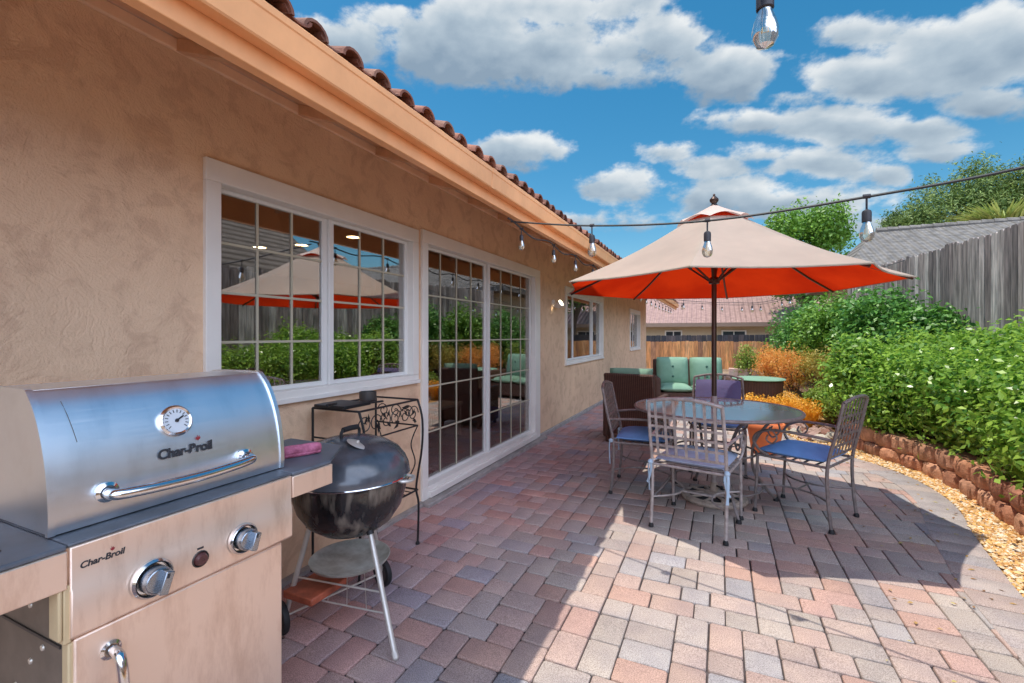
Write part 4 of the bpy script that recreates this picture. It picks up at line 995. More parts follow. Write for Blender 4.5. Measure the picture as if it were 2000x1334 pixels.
cn_=MB().lathe([(.001,.908),(.045,.908),(.05,.93),(.05,.965),(.046,.965),(.046,.915)],(-1.92,2.15,0),20); tag(obj('candle_holder', cn_, M_DKMET, loc=(-1.92,2.15,.908)), 'small dark round dish on the wire stand beside the door', 'dish')

# ================================================================== STRING LIGHTS
M_CORD=mat('cord_rubber', (.03,.035,.04), .6); M_SOCK=mat('socket_plastic', (.035,.03,.035), .5)
def bulb_glass():
    M=bpy.data.materials.new('bulb_glass'); M.use_nodes=True; nt=M.node_tree; N=nt.nodes; L=nt.links; N.clear()
    out=N.new('ShaderNodeOutputMaterial'); g_=N.new('ShaderNodeBsdfGlossy'); g_.inputs['Roughness'].default_value=.03; t=N.new('ShaderNodeBsdfTransparent'); t.inputs[0].default_value=(.93,.92,.84,1)
    lw=N.new('ShaderNodeLayerWeight'); lw.inputs[0].default_value=.5; mr=N.new('ShaderNodeMapRange'); mr.inputs['To Min'].default_value=.06; mr.inputs['To Max'].default_value=.75; L.new(lw.outputs['Fresnel'],mr.inputs[0])
    df=N.new('ShaderNodeBsdfDiffuse'); df.inputs[0].default_value=(.75,.68,.5,1); m1=N.new('ShaderNodeMixShader'); m1.inputs[0].default_value=.16; L.new(t.outputs[0],m1.inputs[1]); L.new(df.outputs[0],m1.inputs[2])
    ms=N.new('ShaderNodeMixShader'); L.new(mr.outputs[0],ms.inputs[0]); L.new(m1.outputs[0],ms.inputs[1]); L.new(g_.outputs[0],ms.inputs[2]); L.new(ms.outputs[0],out.inputs[0]); return M
M_BULB=bulb_glass(); M_FIL=mat('filament', (.75,.45,.15), .4, metal=.6)
def string_lights(label, P, drops, group='string lights over the patio', s=1.0, cord_r=.0055):
    t=thing('string_light', label, 'string lights', P[0], 0, group)
    Q=smoothline(P,10); obj('cord', MB().tube(Q,cord_r,6), M_CORD, t)
    def at(y=None,x=None):
        best=min(Q,key=lambda p:(abs(p.x-x) if x is not None else abs(p.y-y))); return best
    for dd in drops:
        p=at(**dd); z=p.z
        k=MB(); k.tube([p+Vector((-.012,0,.002)),p+Vector((.012,0,.002))],.009*s,8); k.tube([p,p-Vector((0,0,.055*s))],.0038*s,8)
        k.lathe([(.006,-.05*s),(.014*s,-.055*s),(.0165*s,-.062*s),(.0165*s,-.098*s),(.014*s,-.10*s)],p,14); so=obj('socket', k, M_SOCK, t)
        obj('bulb', MB().lathe([(.013*s,-.099*s),(.015*s,-.108*s),(.021*s,-.125*s),(.025*s,-.142*s),(.024*s,-.158*s),(.016*s,-.172*s),(.001,-.178*s)],p,28), M_BULB, so)
        obj('filament', MB().tube([p-Vector((.004,0,.10*s)),p-Vector((.006,0,.145*s)),p-Vector((-.006,0,.145*s)),p-Vector((-.004,0,.10*s))],.0014*s,5), M_FIL, so)
string_lights('black cord of bulbs strung from the eave across in front of the umbrella', [(-1.262,2.765,2.05),(-.67,2.58,1.925),(-.06,2.41,1.852),(.52,2.22,1.843),(1.05,2.07,1.875),(1.9,1.85,2.02)],
              [dict(x=-.67),dict(x=-.06),dict(x=.52),dict(x=1.12)])
Pe=[(-1.27,2.74,2.068)]; y=2.85; dr_=[]
while y<14.6: Pe.append((-1.275,y,2.045+.02*math.cos((y-2.85)*9))); y+=.35
y=2.98
while y<14: dr_.append(dict(y=y)); y+=.66
string_lights('black cord of bulbs running along under the house eave', Pe, dr_, s=.85)
string_lights('near string light bulb hanging at the top edge of the view', [(-.55,-.35,2.35),(-.2,.6,2.14),(.083,1.085,2.075),(.5,1.1,2.14),(1.5,1.0,2.4)], [dict(x=.083)], s=1.02)
string_lights('far cord of bulbs sagging across the back of the yard', [(-1.28,12.8,2.15),(-.6,12.6,2.12),(.3,12.6,2.05),(1.2,12.8,2.12),(2.8,13.2,2.7)], [dict(x=-.9),dict(x=-.45),dict(x=0.0),dict(x=.45),dict(x=.9),dict(x=1.35)], s=1.0)
string_lights('middle cord of bulbs crossing behind the umbrella', [(-1.28,9.8,2.08),(-.6,9.7,1.98),(.2,9.7,1.92),(1.0,9.8,1.98),(2.9,10.1,2.6)], [dict(x=-.7),dict(x=-.1),dict(x=.5),dict(x=1.1)], s=1.0)

# ================================================================== LOUNGE SET AT THE BACK
def wicker():
    M=bpy.data.materials.new('brown_wicker'); M.use_nodes=True; nt=M.node_tree; N=nt.nodes; L=nt.links; b=N['Principled BSDF']; b.inputs['Roughness'].default_value=.6
    tc=N.new('ShaderNodeTexCoord'); w=N.new('ShaderNodeTexWave'); w.inputs['Scale'].default_value=22; w.bands_direction='Z'; w.inputs['Distortion'].default_value=2; L.new(tc.outputs['Object'],w.inputs[0])
    w2=N.new('ShaderNodeTexWave'); w2.inputs['Scale'].default_value=14; w2.bands_direction='X'; L.new(tc.outputs['Object'],w2.inputs[0])
    mm=N.new('ShaderNodeMath'); mm.operation='MULTIPLY'; L.new(w.outputs[1],mm.inputs[0]); L.new(w2.outputs[1],mm.inputs[1])
    cr=N.new('ShaderNodeValToRGB'); cr.color_ramp.elements[0].color=(.055,.022,.014,1); cr.color_ramp.elements[1].color=(.20,.085,.05,1); L.new(mm.outputs[0],cr.inputs[0]); L.new(cr.outputs[0],b.inputs[0])
    bp=N.new('ShaderNodeBump'); bp.inputs['Distance'].default_value=.006; L.new(mm.outputs[0],bp.inputs['Height']); L.new(bp.outputs[0],b.inputs['Normal']); return M
M_WICK=wicker(); M_GREEN=mat('cushion_green', (.22,.36,.26), .9, color2=(.17,.30,.21), scale=4, spec=.2, bump=.003, bscale=25); M_BTN=mat('cushion_button', (.04,.12,.09), .8)
# love seat facing the camera: centre
LX,LY=-.78,8.55
def cam_xy(px,d): r_=(px-1000)/900*d; return r_*CT-d*ST, r_*ST+d*CT
lx,ly=cam_xy(1350,8.3)
ls=thing('wicker_loveseat','brown wicker loveseat with tufted mint green cushions at the back of the patio','loveseat',(lx,ly,0),R(14))
def lobj(name,mb,m,parent,**k):   # build in local coordinates of a rotated thing
    o=obj(name,mb,m,None,**k); o.parent=parent; o.location=(0,0,0); return o
hw=.62
b_=MB(); b_.box(-hw,hw,-.34,.30,.06,.30); lobj('base',b_,M_WICK,ls,bevel=.02)
for s in (-1,1): lobj('arm',MB().box(s*hw-.05,s*hw+.05,-.36,.34,.05,.56),M_WICK,ls,bevel=.03)
lobj('back',MB().prismy([(0,0)]*3,0,0) if False else MB().obox((0,.34,.50),(2*hw,.07,.72),Matrix.Rotation(R(-10),3,'X')),M_WICK,ls,bevel=.03)
for s in (-1,1):
    c_=cushion(s*.295-.28,s*.295+.28,-.36,.26,.30,.42,.02); lobj('seat_cushion',c_,M_GREEN,ls,smooth=60)
    c_=cushion(-.28,.28,-.26,.26,-.06,.06,.03); m_=Matrix.Rotation(R(80),4,'X'); c_.v=[tuple(m_@Vector(p)+Vector((s*.295,.21,.64))) for p in c_.v]
    bc=lobj('back_cushion',c_,M_GREEN,ls,smooth=60)
    bt=MB(); 
    for dz in (-.09,.09): bt.ball((s*.295,.118+.0*dz-(-dz)*.17,.64+dz),.022,10,6,(1,.4,1))
    o=lobj('button',bt,M_BTN,bc); 
# wicker chair facing away from the camera
def wchair(px,d,rz,label,name='wicker_armchair'):
    x,y=cam_xy(px,d); t=thing(name,label,'armchair',(x,y,0),rz)
    lobj('back',MB().obox((0,-.30,.50),(.60,.05,.70),Matrix.Rotation(R(9),3,'X')),M_WICK,t,bevel=.02)
    for s in (-1,1):
        lobj('arm',MB().box(s*.30-.035,s*.30+.035,-.30,.28,.06,.56),M_WICK,t,bevel=.02)
        for yy in (-.27,.25): lobj('leg',MB().box(s*.28-.02,s*.28+.02,yy-.02,yy+.02,0,.08),M_WICK,t)
    lobj('base',MB().box(-.265,.265,-.27,.27,.10,.30),M_WICK,t,bevel=.01)
    lobj('seat_cushion',cushion(-.26,.26,-.25,.28,.30,.41),M_GREEN,t,smooth=60)
    c_=cushion(-.26,.26,-.25,.25,-.05,.05,.02); m_=Matrix.Rotation(R(101),4,'X'); c_.v=[tuple(m_@Vector(p)+Vector((0,-.215,.66))) for p in c_.v]; lobj('back_cushion',c_,M_GREEN,t,smooth=60)
    return t
wchair(1243,5.75,R(-6),'dark brown wicker armchair seen from behind beside the house wall')
def ottoman(px,d,w,label,zt=.48,shape='round'):
    x,y=cam_xy(px,d); t=thing('wicker_ottoman',label,'ottoman',(x,y,0))
    obj('base',MB().lathe([(w*.80,.02),(w*.86,.05),(w*.92,zt-.07),(w*.9,zt-.06),(.001,zt-.06)],(x,y,0),36),M_WICK,t)
    obj('cushion',MB().lathe([(.001,zt-.059),(w*.95,zt-.058),(w,zt-.045),(w*.97,zt-.03),(w*.8,zt-.022),(.001,zt-.018)],(x,y,0),36),M_GREEN,t,smooth=60)
    return t
ottoman(1480,7.9,.42,'round wicker ottoman with green cushion right of the loveseat',.60)
ottoman(1268,9.4,.40,'round wicker ottoman with green cushion left of the loveseat',.62)
# pink brick ledge behind the right ottoman
x,y=cam_xy(1447,9.6); mb=MB()
for r_ in range(4):
    for k in range(3): mb.box(x-.28+k*.19+(r_%2)*.05,x-.10+k*.19+(r_%2)*.05,y-.1,y+.1,.0+r_*.155,.145+r_*.155)
tag(obj('brick_ledge',mb,mat('pink_brick', (.62,.36,.30), .9, color2=(.66,.55,.48), scale=9, bump=.004),bevel=.008,loc=(x,y,0)),'short stack of pinkish brick blocks behind the right ottoman','brick ledge')
# terracotta pot
x,y=cam_xy(1494,5.1)
pt=thing('terracotta_pot','orange terracotta pot on the patio behind the table','pot',(x,y,0))
obj('pot_body',MB().lathe([(.001,.004),(.125,.004),(.135,.02),(.175,.27),(.195,.272),(.20,.285),(.20,.325),(.19,.335),(.175,.33),(.165,.29),(.15,.28),(.001,.275)],(x,y,0),36),mat('terracotta', (.72,.20,.06), .8, color2=(.58,.15,.05), scale=8, bump=.002),pt,smooth=50)
obj('soil',MB().lathe([(.001,.292),(.10,.290),(.17,.285)],(x,y,0),20),mat('potting_soil', (.06,.04,.03), .95),pt)

# ================================================================== FENCES
def plank_fence(name,label,p0,p1,zb,zt0,zt1,bw,cols,seed,mname,th=.018,posts=True,gap=.004,streak=True,c2=.55,wob=.02,side=1):
    rnd=random.Random(seed); p0=Vector(p0); p1=Vector(p1); L_=(p1-p0).length; t_=(p1-p0).normalized(); n=Vector((-t_.y,t_.x,0))*side; k=int(L_/bw); ang=math.atan2(t_.y,t_.x); m_=Matrix.Rotation(ang,3,'Z')
    f=thing(name,label,'fence',(p0.x,p0.y,zb)); mb=MB()
    for i in range(k):
        s=(i+.5)*bw; z1=zt0+(zt1-zt0)*i/k+rnd.uniform(-wob,wob); z0=zb; c=rnd.choice(cols); q=rnd.uniform(.8,1.15); mb.cur=(c[0]*q,c[1]*q,c[2]*q)
        ct=p0+t_*s+n*rnd.uniform(-.004,.004); w=bw-gap-rnd.uniform(0,.006); hw_=w/2
        mm_=m_@Matrix.Rotation(R(rnd.uniform(-.5,.5)),3,'Y')
        vs=[]
        for yy in (-th/2,th/2):
            for (a,b) in ((-hw_,z0),(hw_,z0),(hw_,z1-.025),(hw_-.02,z1),(-hw_+.02,z1),(-hw_,z1-.025)):
                q_=mm_@Vector((a,yy,b-(z0+z1)/2)); vs.append((ct.x+q_.x,ct.y+q_.y,(z0+z1)/2+q_.z))
        mb._add(vs,[(0,1,2,3,4,5),(11,10,9,8,7,6)]+[(j,6+j,6+(j+1)%6,(j+1)%6) for j in range(6)])
    obj('planks',mb,mat(mname,(1.15,1.12,1.1),.9,color2=(c2,c2,c2),scale=7,stretch=(3,3,.35),bump=.004,bscale=24,attr='tint',detail=8,ramp=(.38,.64)),f,smooth=0)
    for zz in (zb+.35,(zt0+zt1)/2-.3):
        c=(p0+p1)/2; obj('rail',MB().obox((c.x+n.x*.035,c.y+n.y*.035,zz),(L_,.04,.09),m_),mat(mname+'_rail',(cols[0][0]*.8,cols[0][1]*.8,cols[0][2]*.8),.9),f,smooth=0)
    if posts:
        s=1.2
        while s<L_: c=p0+t_*s; obj('post',MB().obox((c.x+n.x*.07,c.y+n.y*.07,(zb+zt0+(zt1-zt0)*s/L_)/2-.02),(.09,.09,zt0+(zt1-zt0)*s/L_-zb),m_),MATS[mname+'_rail'],f,smooth=0); s+=2.4
    return f
plank_fence('wooden_fence','tall weathered grey plank fence behind the green hedge',(3.0,-1.0,0),(3.0,14.5,0),.55,2.18,2.86,.142,[(.42,.36,.34),(.52,.46,.44),(.34,.28,.27),(.68,.62,.59),(.46,.39,.37),(.26,.22,.215)],31,'weathered_plank',c2=.42,wob=.025,side=-1)
fx0,fy0=cam_xy(1120,18.8); fx1,fy1=cam_xy(1545,17.2)
plank_fence('wooden_fence','low orange brown plank fence across the back of the yard',(fx0,fy0,0),(fx1,fy1,0),0,1.07,1.07,.16,[(.74,.34,.13),(.82,.40,.15),(.62,.29,.13),(.88,.46,.20),(.50,.25,.13)],32,'cedar_plank',wob=.02,c2=.6)
fx0,fy0=cam_xy(1262,21.5); fx1,fy1=cam_xy(1560,20.0)
plank_fence('wooden_fence','dark slatted fence behind the orange brown back fence',(fx0,fy0,0),(fx1,fy1,0),0,1.29,1.34,.22,[(.09,.085,.09),(.12,.10,.10),(.07,.07,.08)],33,'dark_slat',wob=.01)

# ================================================================== NEIGHBOUR HOUSES
M_BEIGE=mat('neighbour_stucco', (.52,.42,.29), .9, var=.1, scale=1)
hx,hy=cam_xy(1400,27); nb=thing('neighbour_house','beige single storey house with pinkish roof beyond the back fence','house',(hx,hy,0),R(2))
lobj('wall',MB().box(-7,9,0,7,0,2.05),M_BEIGE,nb,smooth=0)
def roofmesh(x0,x1,y0,y1,ze,zr,inset):
    ym=(y0+y1)/2; vs=[(x0,y0,ze),(x1,y0,ze),(x1,y1,ze),(x0,y1,ze),(x0+inset,ym,zr),(x1-inset,ym,zr),(x0,y0,ze-.15),(x1,y0,ze-.15),(x1,y1,ze-.15),(x0,y1,ze-.15)]
    m=MB(); m._add(vs,[(0,1,5,4),(1,2,5),(2,3,4,5),(3,0,4),(6,7,1,0),(7,8,2,1),(8,9,3,2),(9,6,0,3),(9,8,7,6)]); return m
def tileroof_mat(name,c1,c2,sc):
    M=bpy.data.materials.new(name); M.use_nodes=True; nt=M.node_tree; N=nt.nodes; L=nt.links; b=N['Principled BSDF']; b.inputs['Roughness'].default_value=.85
    tc=N.new('ShaderNodeTexCoord'); w=N.new('ShaderNodeTexWave'); w.bands_direction='X'; w.inputs['Scale'].default_value=sc; L.new(tc.outputs['Object'],w.inputs[0])
    w2=N.new('ShaderNodeTexWave'); w2.bands_direction='Y'; w2.wave_profile='SAW'; w2.inputs['Scale'].default_value=sc*.8; L.new(tc.outputs['Object'],w2.inputs[0])
    ad=N.new('ShaderNodeMath'); ad.operation='ADD'; L.new(w.outputs[1],ad.inputs[0]); L.new(w2.outputs[1],ad.inputs[1])
    no=N.new('ShaderNodeTexNoise'); no.inputs['Scale'].default_value=5; no.inputs['Detail'].default_value=8; L.new(tc.outputs['Object'],no.inputs[0])
    cr=N.new('ShaderNodeValToRGB'); cr.color_ramp.elements[0].position=.35; cr.color_ramp.elements[1].position=.65; cr.color_ramp.elements[0].color=lin(c2); cr.color_ramp.elements[1].color=lin(c1); L.new(no.outputs[0],cr.inputs[0]); L.new(cr.outputs[0],b.inputs[0])
    bp=N.new('ShaderNodeBump'); bp.inputs['Distance'].default_value=.06; L.new(ad.outputs[0],bp.inputs['Height']); L.new(bp.outputs[0],b.inputs['Normal']); return M
lobj('roof',roofmesh(-7.6,9.6,-.8,8,2.02,4.3,4.5),tileroof_mat('pink_tiles',(.46,.29,.25),(.34,.21,.19),1.2),nb,smooth=0)
lobj('fascia',MB().box(-7.6,9.6,-.84,-.80,1.80,2.03),mat('tan_fascia', (.33,.22,.16), .7),nb)
for (x,w) in ((-2.4,1.0),(0.9,1.3),(4.0,1.2)):
    wn=lobj('window',MB().box(x-w/2,x+w/2,-.05,0,.7,1.6),M_WHITE,nb,bevel=.01); o=lobj('pane',MB().box(x-w/2+.08,x-.03,-.07,-.051,.78,1.52).box(x+.03,x+w/2-.08,-.07,-.051,.78,1.52),mat('dark_pane', (.03,.04,.05), .1),wn)
lobj('patio_post',MB().box(-4.9,-4.78,-.7,-.58,0,1.85),M_BEIGE,nb)
nh=thing('neighbour_house','grey tiled hip roof house rising behind the weathered fence','house',(9,19.6,0))
obj('wall',MB().box(4.0,15,16.9,22.6,0,3.05),M_BEIGE,nh,smooth=0)
def hip():
    vs=[(3.3,16.1,3.22),(17,16.1,3.0),(17,23.2,3.0),(3.3,23.2,3.2),(4.75,19.6,4.86),(15,19.3,4.84),(3.3,16.1,3.04),(17,16.1,2.84),(17,23.2,2.84),(3.3,23.2,3.02)]
    m=MB(); m._add(vs,[(0,1,5,4),(1,2,5),(2,3,4,5),(3,0,4),(6,7,1,0),(7,8,2,1),(8,9,3,2),(9,6,0,3),(9,8,7,6)]); return m
rf=obj('roof',hip(),tileroof_mat('grey_tiles',(.235,.215,.195),(.13,.12,.11),1.5),nh,smooth=0)
rt=MB(); rnd=random.Random(2)
for k in range(34):
    x=4.85+k*.30; rt.tube([(x,19.58-.0*k,4.90),(x+.33,19.58,4.885)],[.10,.085],8)
obj('ridge_tiles',rt,mat('grey_ridge', (.22,.20,.18), .85, var=.3, scale=4),rf)
px_,py_=cam_xy(1779,14.2); obj('vent_pipe',MB().tube([(px_,py_+3.6,3.4),(px_,py_+3.6,4.45)],.07,12),M_WHITE,nh)

n2=thing('neighbour_house','grey roofed house right behind the weathered fence, mirrored in the windows','house',(9,2,0))
obj('wall',MB().box(5.6,13,3.2,9.0,0,2.7),M_BEIGE,n2,smooth=0)
mb=MB(); mb._add([(5.0,2.9,2.62),(5.0,9.6,2.62),(9.4,9.6,5.9),(9.4,2.9,5.9),(13.8,2.9,2.62),(13.8,9.6,2.62),(5.0,2.9,2.45),(5.0,9.6,2.45),(13.8,2.9,2.45),(13.8,9.6,2.45)],[(0,3,2,1),(3,4,5,2),(0,1,7,6),(4,8,9,5),(6,7,9,8),(1,2,5,9,7),(0,6,8,4,3)])
obj('roof',mb,tileroof_mat('brown_grey_tiles',(.17,.14,.12),(.11,.09,.075),1.5),n2,smooth=0)
# ================================================================== PLANTS
def leaf_mat(name,c1,c2,rough=.42,tr=.28):
    M=bpy.data.materials.new(name); M.use_nodes=True; nt=M.node_tree; N=nt.nodes; L=nt.links; b=N['Principled BSDF']; out=N['Material Output']
    b.inputs['Roughness'].default_value=rough; b.inputs['Specular IOR Level'].default_value=.5
    at=N.new('ShaderNodeAttribute'); at.attribute_name='rnd'
    cr=N.new('ShaderNodeValToRGB'); cr.color_ramp.elements[0].color=lin(c1); cr.color_ramp.elements[1].color=lin(c2); L.new(at.outputs['Fac'],cr.inputs[0]); L.new(cr.outputs[0],b.inputs[0])
    tr_=N.new('ShaderNodeBsdfTranslucent'); L.new(cr.outputs[0],tr_.inputs[0]); ms=N.new('ShaderNodeMixShader'); ms.inputs[0].default_value=tr; L.new(b.outputs[0],ms.inputs[1]); L.new(tr_.outputs[0],ms.inputs[2]); L.new(ms.outputs[0],out.inputs[0]); return M
def leaves(name,blobs,n,size,m,parent,seed,aspect=.5,up=.4,shell=.55,droop=0.0,clump=0,zmin=None):
    """leaf-sized folded faces spread through a union of ellipsoids (cx,cy,cz,rx,ry,rz)"""
    rng=np.random.default_rng(seed); off=woff(parent); B=np.array(blobs,float); vol=B[:,3]*B[:,4]*B[:,5]; pr=vol**.67; pr/=pr.sum()
    if clump:   # twig clusters inside the crown
        bi=rng.choice(len(B),clump,p=pr); d=rng.normal(size=(clump,3)); d/=np.linalg.norm(d,axis=1)[:,None]; r=(shell+(1-shell)*rng.random(clump)**.5)
        r*=1+.10*rng.normal(size=clump)
        tips=B[bi,:3]+d*r[:,None]*B[bi,3:6]; ci=rng.integers(0,clump,n); s=B[bi,3:6].min(axis=1)*.14+size*1.0
        q=rng.normal(size=(n,3)); pos=tips[ci]+q*s[ci][:,None]*.62; outd=d[ci]; crnd=rng.random(clump)[ci]
    else:
        bi=rng.choice(len(B),n,p=pr); d=rng.normal(size=(n,3)); d/=np.linalg.norm(d,axis=1)[:,None]; r=shell+(1-shell)*rng.random(n)**.5
        pos=B[bi,:3]+d*r[:,None]*B[bi,3:6]; outd=d; crnd=rng.random(n)
    if zmin is not None:
        k=pos[:,2]>zmin; pos=pos[k]; outd=outd[k]; crnd=crnd[k]; n=len(pos)
    nrm=outd*.6+rng.normal(size=(n,3))*.55; nrm[:,2]+=up; nrm/=np.linalg.norm(nrm,axis=1)[:,None]
    t=rng.normal(size=(n,3)); t[:,2]-=droop; t-=nrm*(t*nrm).sum(1)[:,None]; t/=np.linalg.norm(t,axis=1)[:,None]; b=np.cross(nrm,t)
    L_=size*(.7+.6*rng.random(n))[:,None]; W=L_*aspect
    v0=pos-t*L_*.5; v1=pos-t*L_*.05+b*W*.5+nrm*L_*.06; v2=pos+t*L_*.5-nrm*L_*.06; v3=pos-t*L_*.05-b*W*.5+nrm*L_*.06
    V=np.stack([v0,v1,v2,v3],1).reshape(-1,3)-np.array(off)
    me=bpy.data.meshes.new(name); me.vertices.add(4*n); me.vertices.foreach_set('co',V.astype(np.float32).ravel())
    me.loops.add(4*n); me.loops.foreach_set('vertex_index',np.arange(4*n,dtype=np.int32)); me.polygons.add(n); me.polygons.foreach_set('loop_start',np.arange(0,4*n,4,dtype=np.int32))
    me.update(calc_edges=True)
    a=me.attributes.new('rnd','FLOAT','FACE'); a.data.foreach_set('value',np.clip(.62*crnd**1.25+.42*rng.random(n)-.02,0,1).astype(np.float32))
    me.materials.append(m); o=bpy.data.objects.new(name,me); COL.objects.link(o); o.parent=parent; return o
M_BARK=mat('bark', (.16,.11,.08), .95, var=.4, scale=14, bump=.01)
def stems(parent,base,blobs,k,r0,seed):
    rnd=random.Random(seed); mb=MB(); base=Vector(base)
    for i in range(k):
        b=rnd.choice(blobs); e=Vector((b[0]+rnd.uniform(-.5,.5)*b[3],b[1]+rnd.uniform(-.5,.5)*b[4],b[2]+rnd.uniform(-.1,.5)*b[5])); s=base+Vector((rnd.uniform(-.08,.08),rnd.uniform(-.08,.08),0))*(1+3*r0)
        m_=(s+e)/2+Vector((rnd.uniform(-.1,.1),rnd.uniform(-.1,.1),.05))*(1+2*r0); mb.tube(smoothline([s,m_,e],3),[r0,r0*.9,r0*.8,r0*.65,r0*.5,r0*.35,r0*.2][:7],6)
    return obj('stems',mb,M_BARK,parent)
LEAF_HEDGE=leaf_mat('leaf_bright',(.05,.19,.022),(.50,.74,.11),.28,.42)
LEAF_DARK=leaf_mat('leaf_dark',(.045,.17,.03),(.20,.44,.07),.4,.25)
LEAF_OR=leaf_mat('leaf_orange',(.82,.46,.09),(.96,.44,.14),.5,.4)
LEAF_OLV=leaf_mat('leaf_olive',(.26,.32,.05),(.70,.46,.10),.5,.3)
LEAF_LIME=leaf_mat('leaf_lime',(.14,.26,.03),(.36,.46,.07),.5,.3)
LEAF_GOLD=leaf_mat('leaf_gold',(.80,.36,.03),(.95,.58,.07),.5,.3)
LEAF_TREE=leaf_mat('leaf_tree',(.07,.20,.02),(.28,.50,.06),.5,.25)
LEAF_PINE=leaf_mat('leaf_pine',(.07,.15,.03),(.30,.40,.10),.6,.15)
def bush(name,label,x,y,z0,rx,ry,h,n,size,m,seed,group=None,cat='shrub',**k):
    t=thing(name,label,cat,(x,y,z0),0,group); rnd=random.Random(seed)
    bl=[(x,y,z0+h*.52,rx*.85,ry*.85,h*.48)]
    for i in range(7):
        a=i*.9+rnd.random(); q=rnd.uniform(.35,.6); bl.append((x+math.cos(a)*rx*q,y+math.sin(a)*ry*q,z0+h*rnd.uniform(.35,.74),rx*rnd.uniform(.34,.5),ry*rnd.uniform(.34,.5),h*rnd.uniform(.2,.32)))
    stems(t,(x,y,z0),bl,9,.014,seed); leaves('foliage',bl,n,size,m,t,seed,**k); return t
GH='bright green hedge shrubs above the retaining wall'
HB=[(1.74,6.95,.50,.48,.62,.98,'leafy green hedge shrub farthest along the wall beside the golden plants'),
    (2.02,6.30,.42,.55,.58,1.00,'leafy green hedge shrub directly behind the hedge-side iron chair'),
    (2.22,5.72,.40,.55,.58,1.02,'leafy green hedge shrub above the bend of the retaining wall'),
    (2.38,5.15,.36,.58,.58,1.04,'leafy green hedge shrub nearest the right edge of the view, front row'),
    (2.36,4.48,.32,.55,.58,1.02,'leafy green hedge shrub trailing over the wall at the right edge'),
    (2.30,3.80,.32,.50,.55,.98,'leafy green hedge shrub nearest the camera along the wall'),
    (2.58,7.6,.55,.50,.62,1.02,'leafy green hedge shrub at the foot of the fence beside the dark shrubs'),
    (2.72,6.7,.55,.50,.60,1.05,'leafy green hedge shrub in the middle of the row along the fence'),
    (2.78,5.9,.55,.48,.60,1.12,'tallest leafy green hedge shrub against the fence at the right')]
for i,(x,y,z,rx,ry,h,lab) in enumerate(HB): bush('hedge_shrub',lab,x-(.13 if i<6 else .05),y,z-.25,rx,ry,h,11500,.062,LEAF_HEDGE,40+i,GH,clump=900,shell=.5,up=.5,zmin=.10)
DB=[(2.35,9.3,.6,.62,.75,1.60,'dark green dense shrub against the grey fence'),(2.05,10.9,.6,.75,.85,1.55,'dark green dense shrub in the middle of the back row'),(1.75,12.8,.4,.8,.9,1.75,'dark green dense shrub farthest back beside the neighbour roof'),(2.7,8.4,.6,.42,.6,1.15,'dark green dense shrub lowest at the near end of the back row')]
for i,(x,y,z,rx,ry,h,lab) in enumerate(DB): bush('dark_shrub',lab,x,y,z-.1,rx,ry,h,9000,.085,LEAF_DARK if i!=1 else LEAF_TREE,60+i,'dark green shrubs at the back of the bed',clump=700,shell=.5)
for i,(px,d,w,h,z,m,lab) in enumerate([(1502,8.8,.30,.78,.30,LEAF_OR,'orange leaved nandina shrub farthest left'),(1548,8.3,.34,.80,.30,LEAF_OR,'orange and red leaved nandina shrub in the middle'),(1590,7.9,.34,.80,.30,LEAF_OLV,'olive and orange nandina shrub beside the hedge'),(1650,7.6,.40,.78,.40,LEAF_OLV,'olive green feathery nandina shrub touching the hedge')]):
    x,y=cam_xy(px,d); bush('nandina_shrub',lab,x,y,z,w,w*1.1,h,3800,.045,m,80+i,'nandina shrubs in front of the dark shrubs',clump=320,shell=.35,aspect=.3,up=.2)
for i,(px,d,w,h,lab) in enumerate([(1460,9.6,.28,1.0,'upright lime green shrub by the brick ledge'),(1607,6.9,.28,.42,'low lime green shrub at the hedge foot'),(1640,6.4,.22,.36,'smallest lime green shrub above the rocks')]):
    x,y=cam_xy(px,d); bush('lime_shrub',lab,x,y,.10,w,w,h,2200,.05,LEAF_LIME,90+i,'lime green shrubs',clump=200)
def grassy(name,label,x,y,h,r,n,m,seed,z0=0,group=None,cat='plant',width=.012):
    t=thing(name,label,cat,(x,y,z0),0,group); rng=np.random.default_rng(seed); V=[];F=[]; rn=[]
    for i in range(n):
        a=rng.random()*6.28; q=r*rng.random()**.5*.5; b=np.array([x+math.cos(a)*q,y+math.sin(a)*q,z0]); hh=h*(.6+.5*rng.random()); lean=r*(.4+.8*rng.random()); dx,dy=math.cos(a)*lean,math.sin(a)*lean; s=np.array([-math.sin(a),math.cos(a),0])*width
        p1=b+np.array([dx*.35,dy*.35,hh*.6]); p2=b+np.array([dx,dy,hh*(.9-.2*rng.random())]); o=len(V); V+= [b-s,b+s,p1+s*.9,p1-s*.9,p2]; F+=[(o,o+1,o+2,o+3),(o+3,o+2,o+4)]; v=rng.random(); rn+=[v,v]
    off=woff(t); me=bpy.data.meshes.new('blades'); me.from_pydata([tuple(p-np.array(off)) for p in V],[],F); at=me.attributes.new('rnd','FLOAT','FACE'); at.data.foreach_set('value',np.array(rn,np.float32)); me.materials.append(m); ob=bpy.data.objects.new('blades',me); COL.objects.link(ob); ob.parent=t; return t
gl=['golden orange plant nearest the terracotta pot','golden orange plant behind the far chair','golden orange plant in the middle of the flower strip','golden orange plant beside the ottoman','golden orange plant at the right end of the flower strip','golden orange plant closest to the rocks','golden orange plant at the back of the flower strip']
for i,(px,d) in enumerate([(1466,7.3),(1492,7.0),(1520,6.9),(1478,7.8),(1552,6.8),(1580,6.6),(1535,7.5)]):
    x,y=cam_xy(px,d); t=grassy('golden_plant',gl[i],x,y,.36,.20,170,LEAF_GOLD,100+i,0,'golden orange plants beyond the table',width=.008); leaves('flowers',[(x,y,.28,.2,.2,.12)],420,.035,LEAF_GOLD,t,120+i,shell=.1)
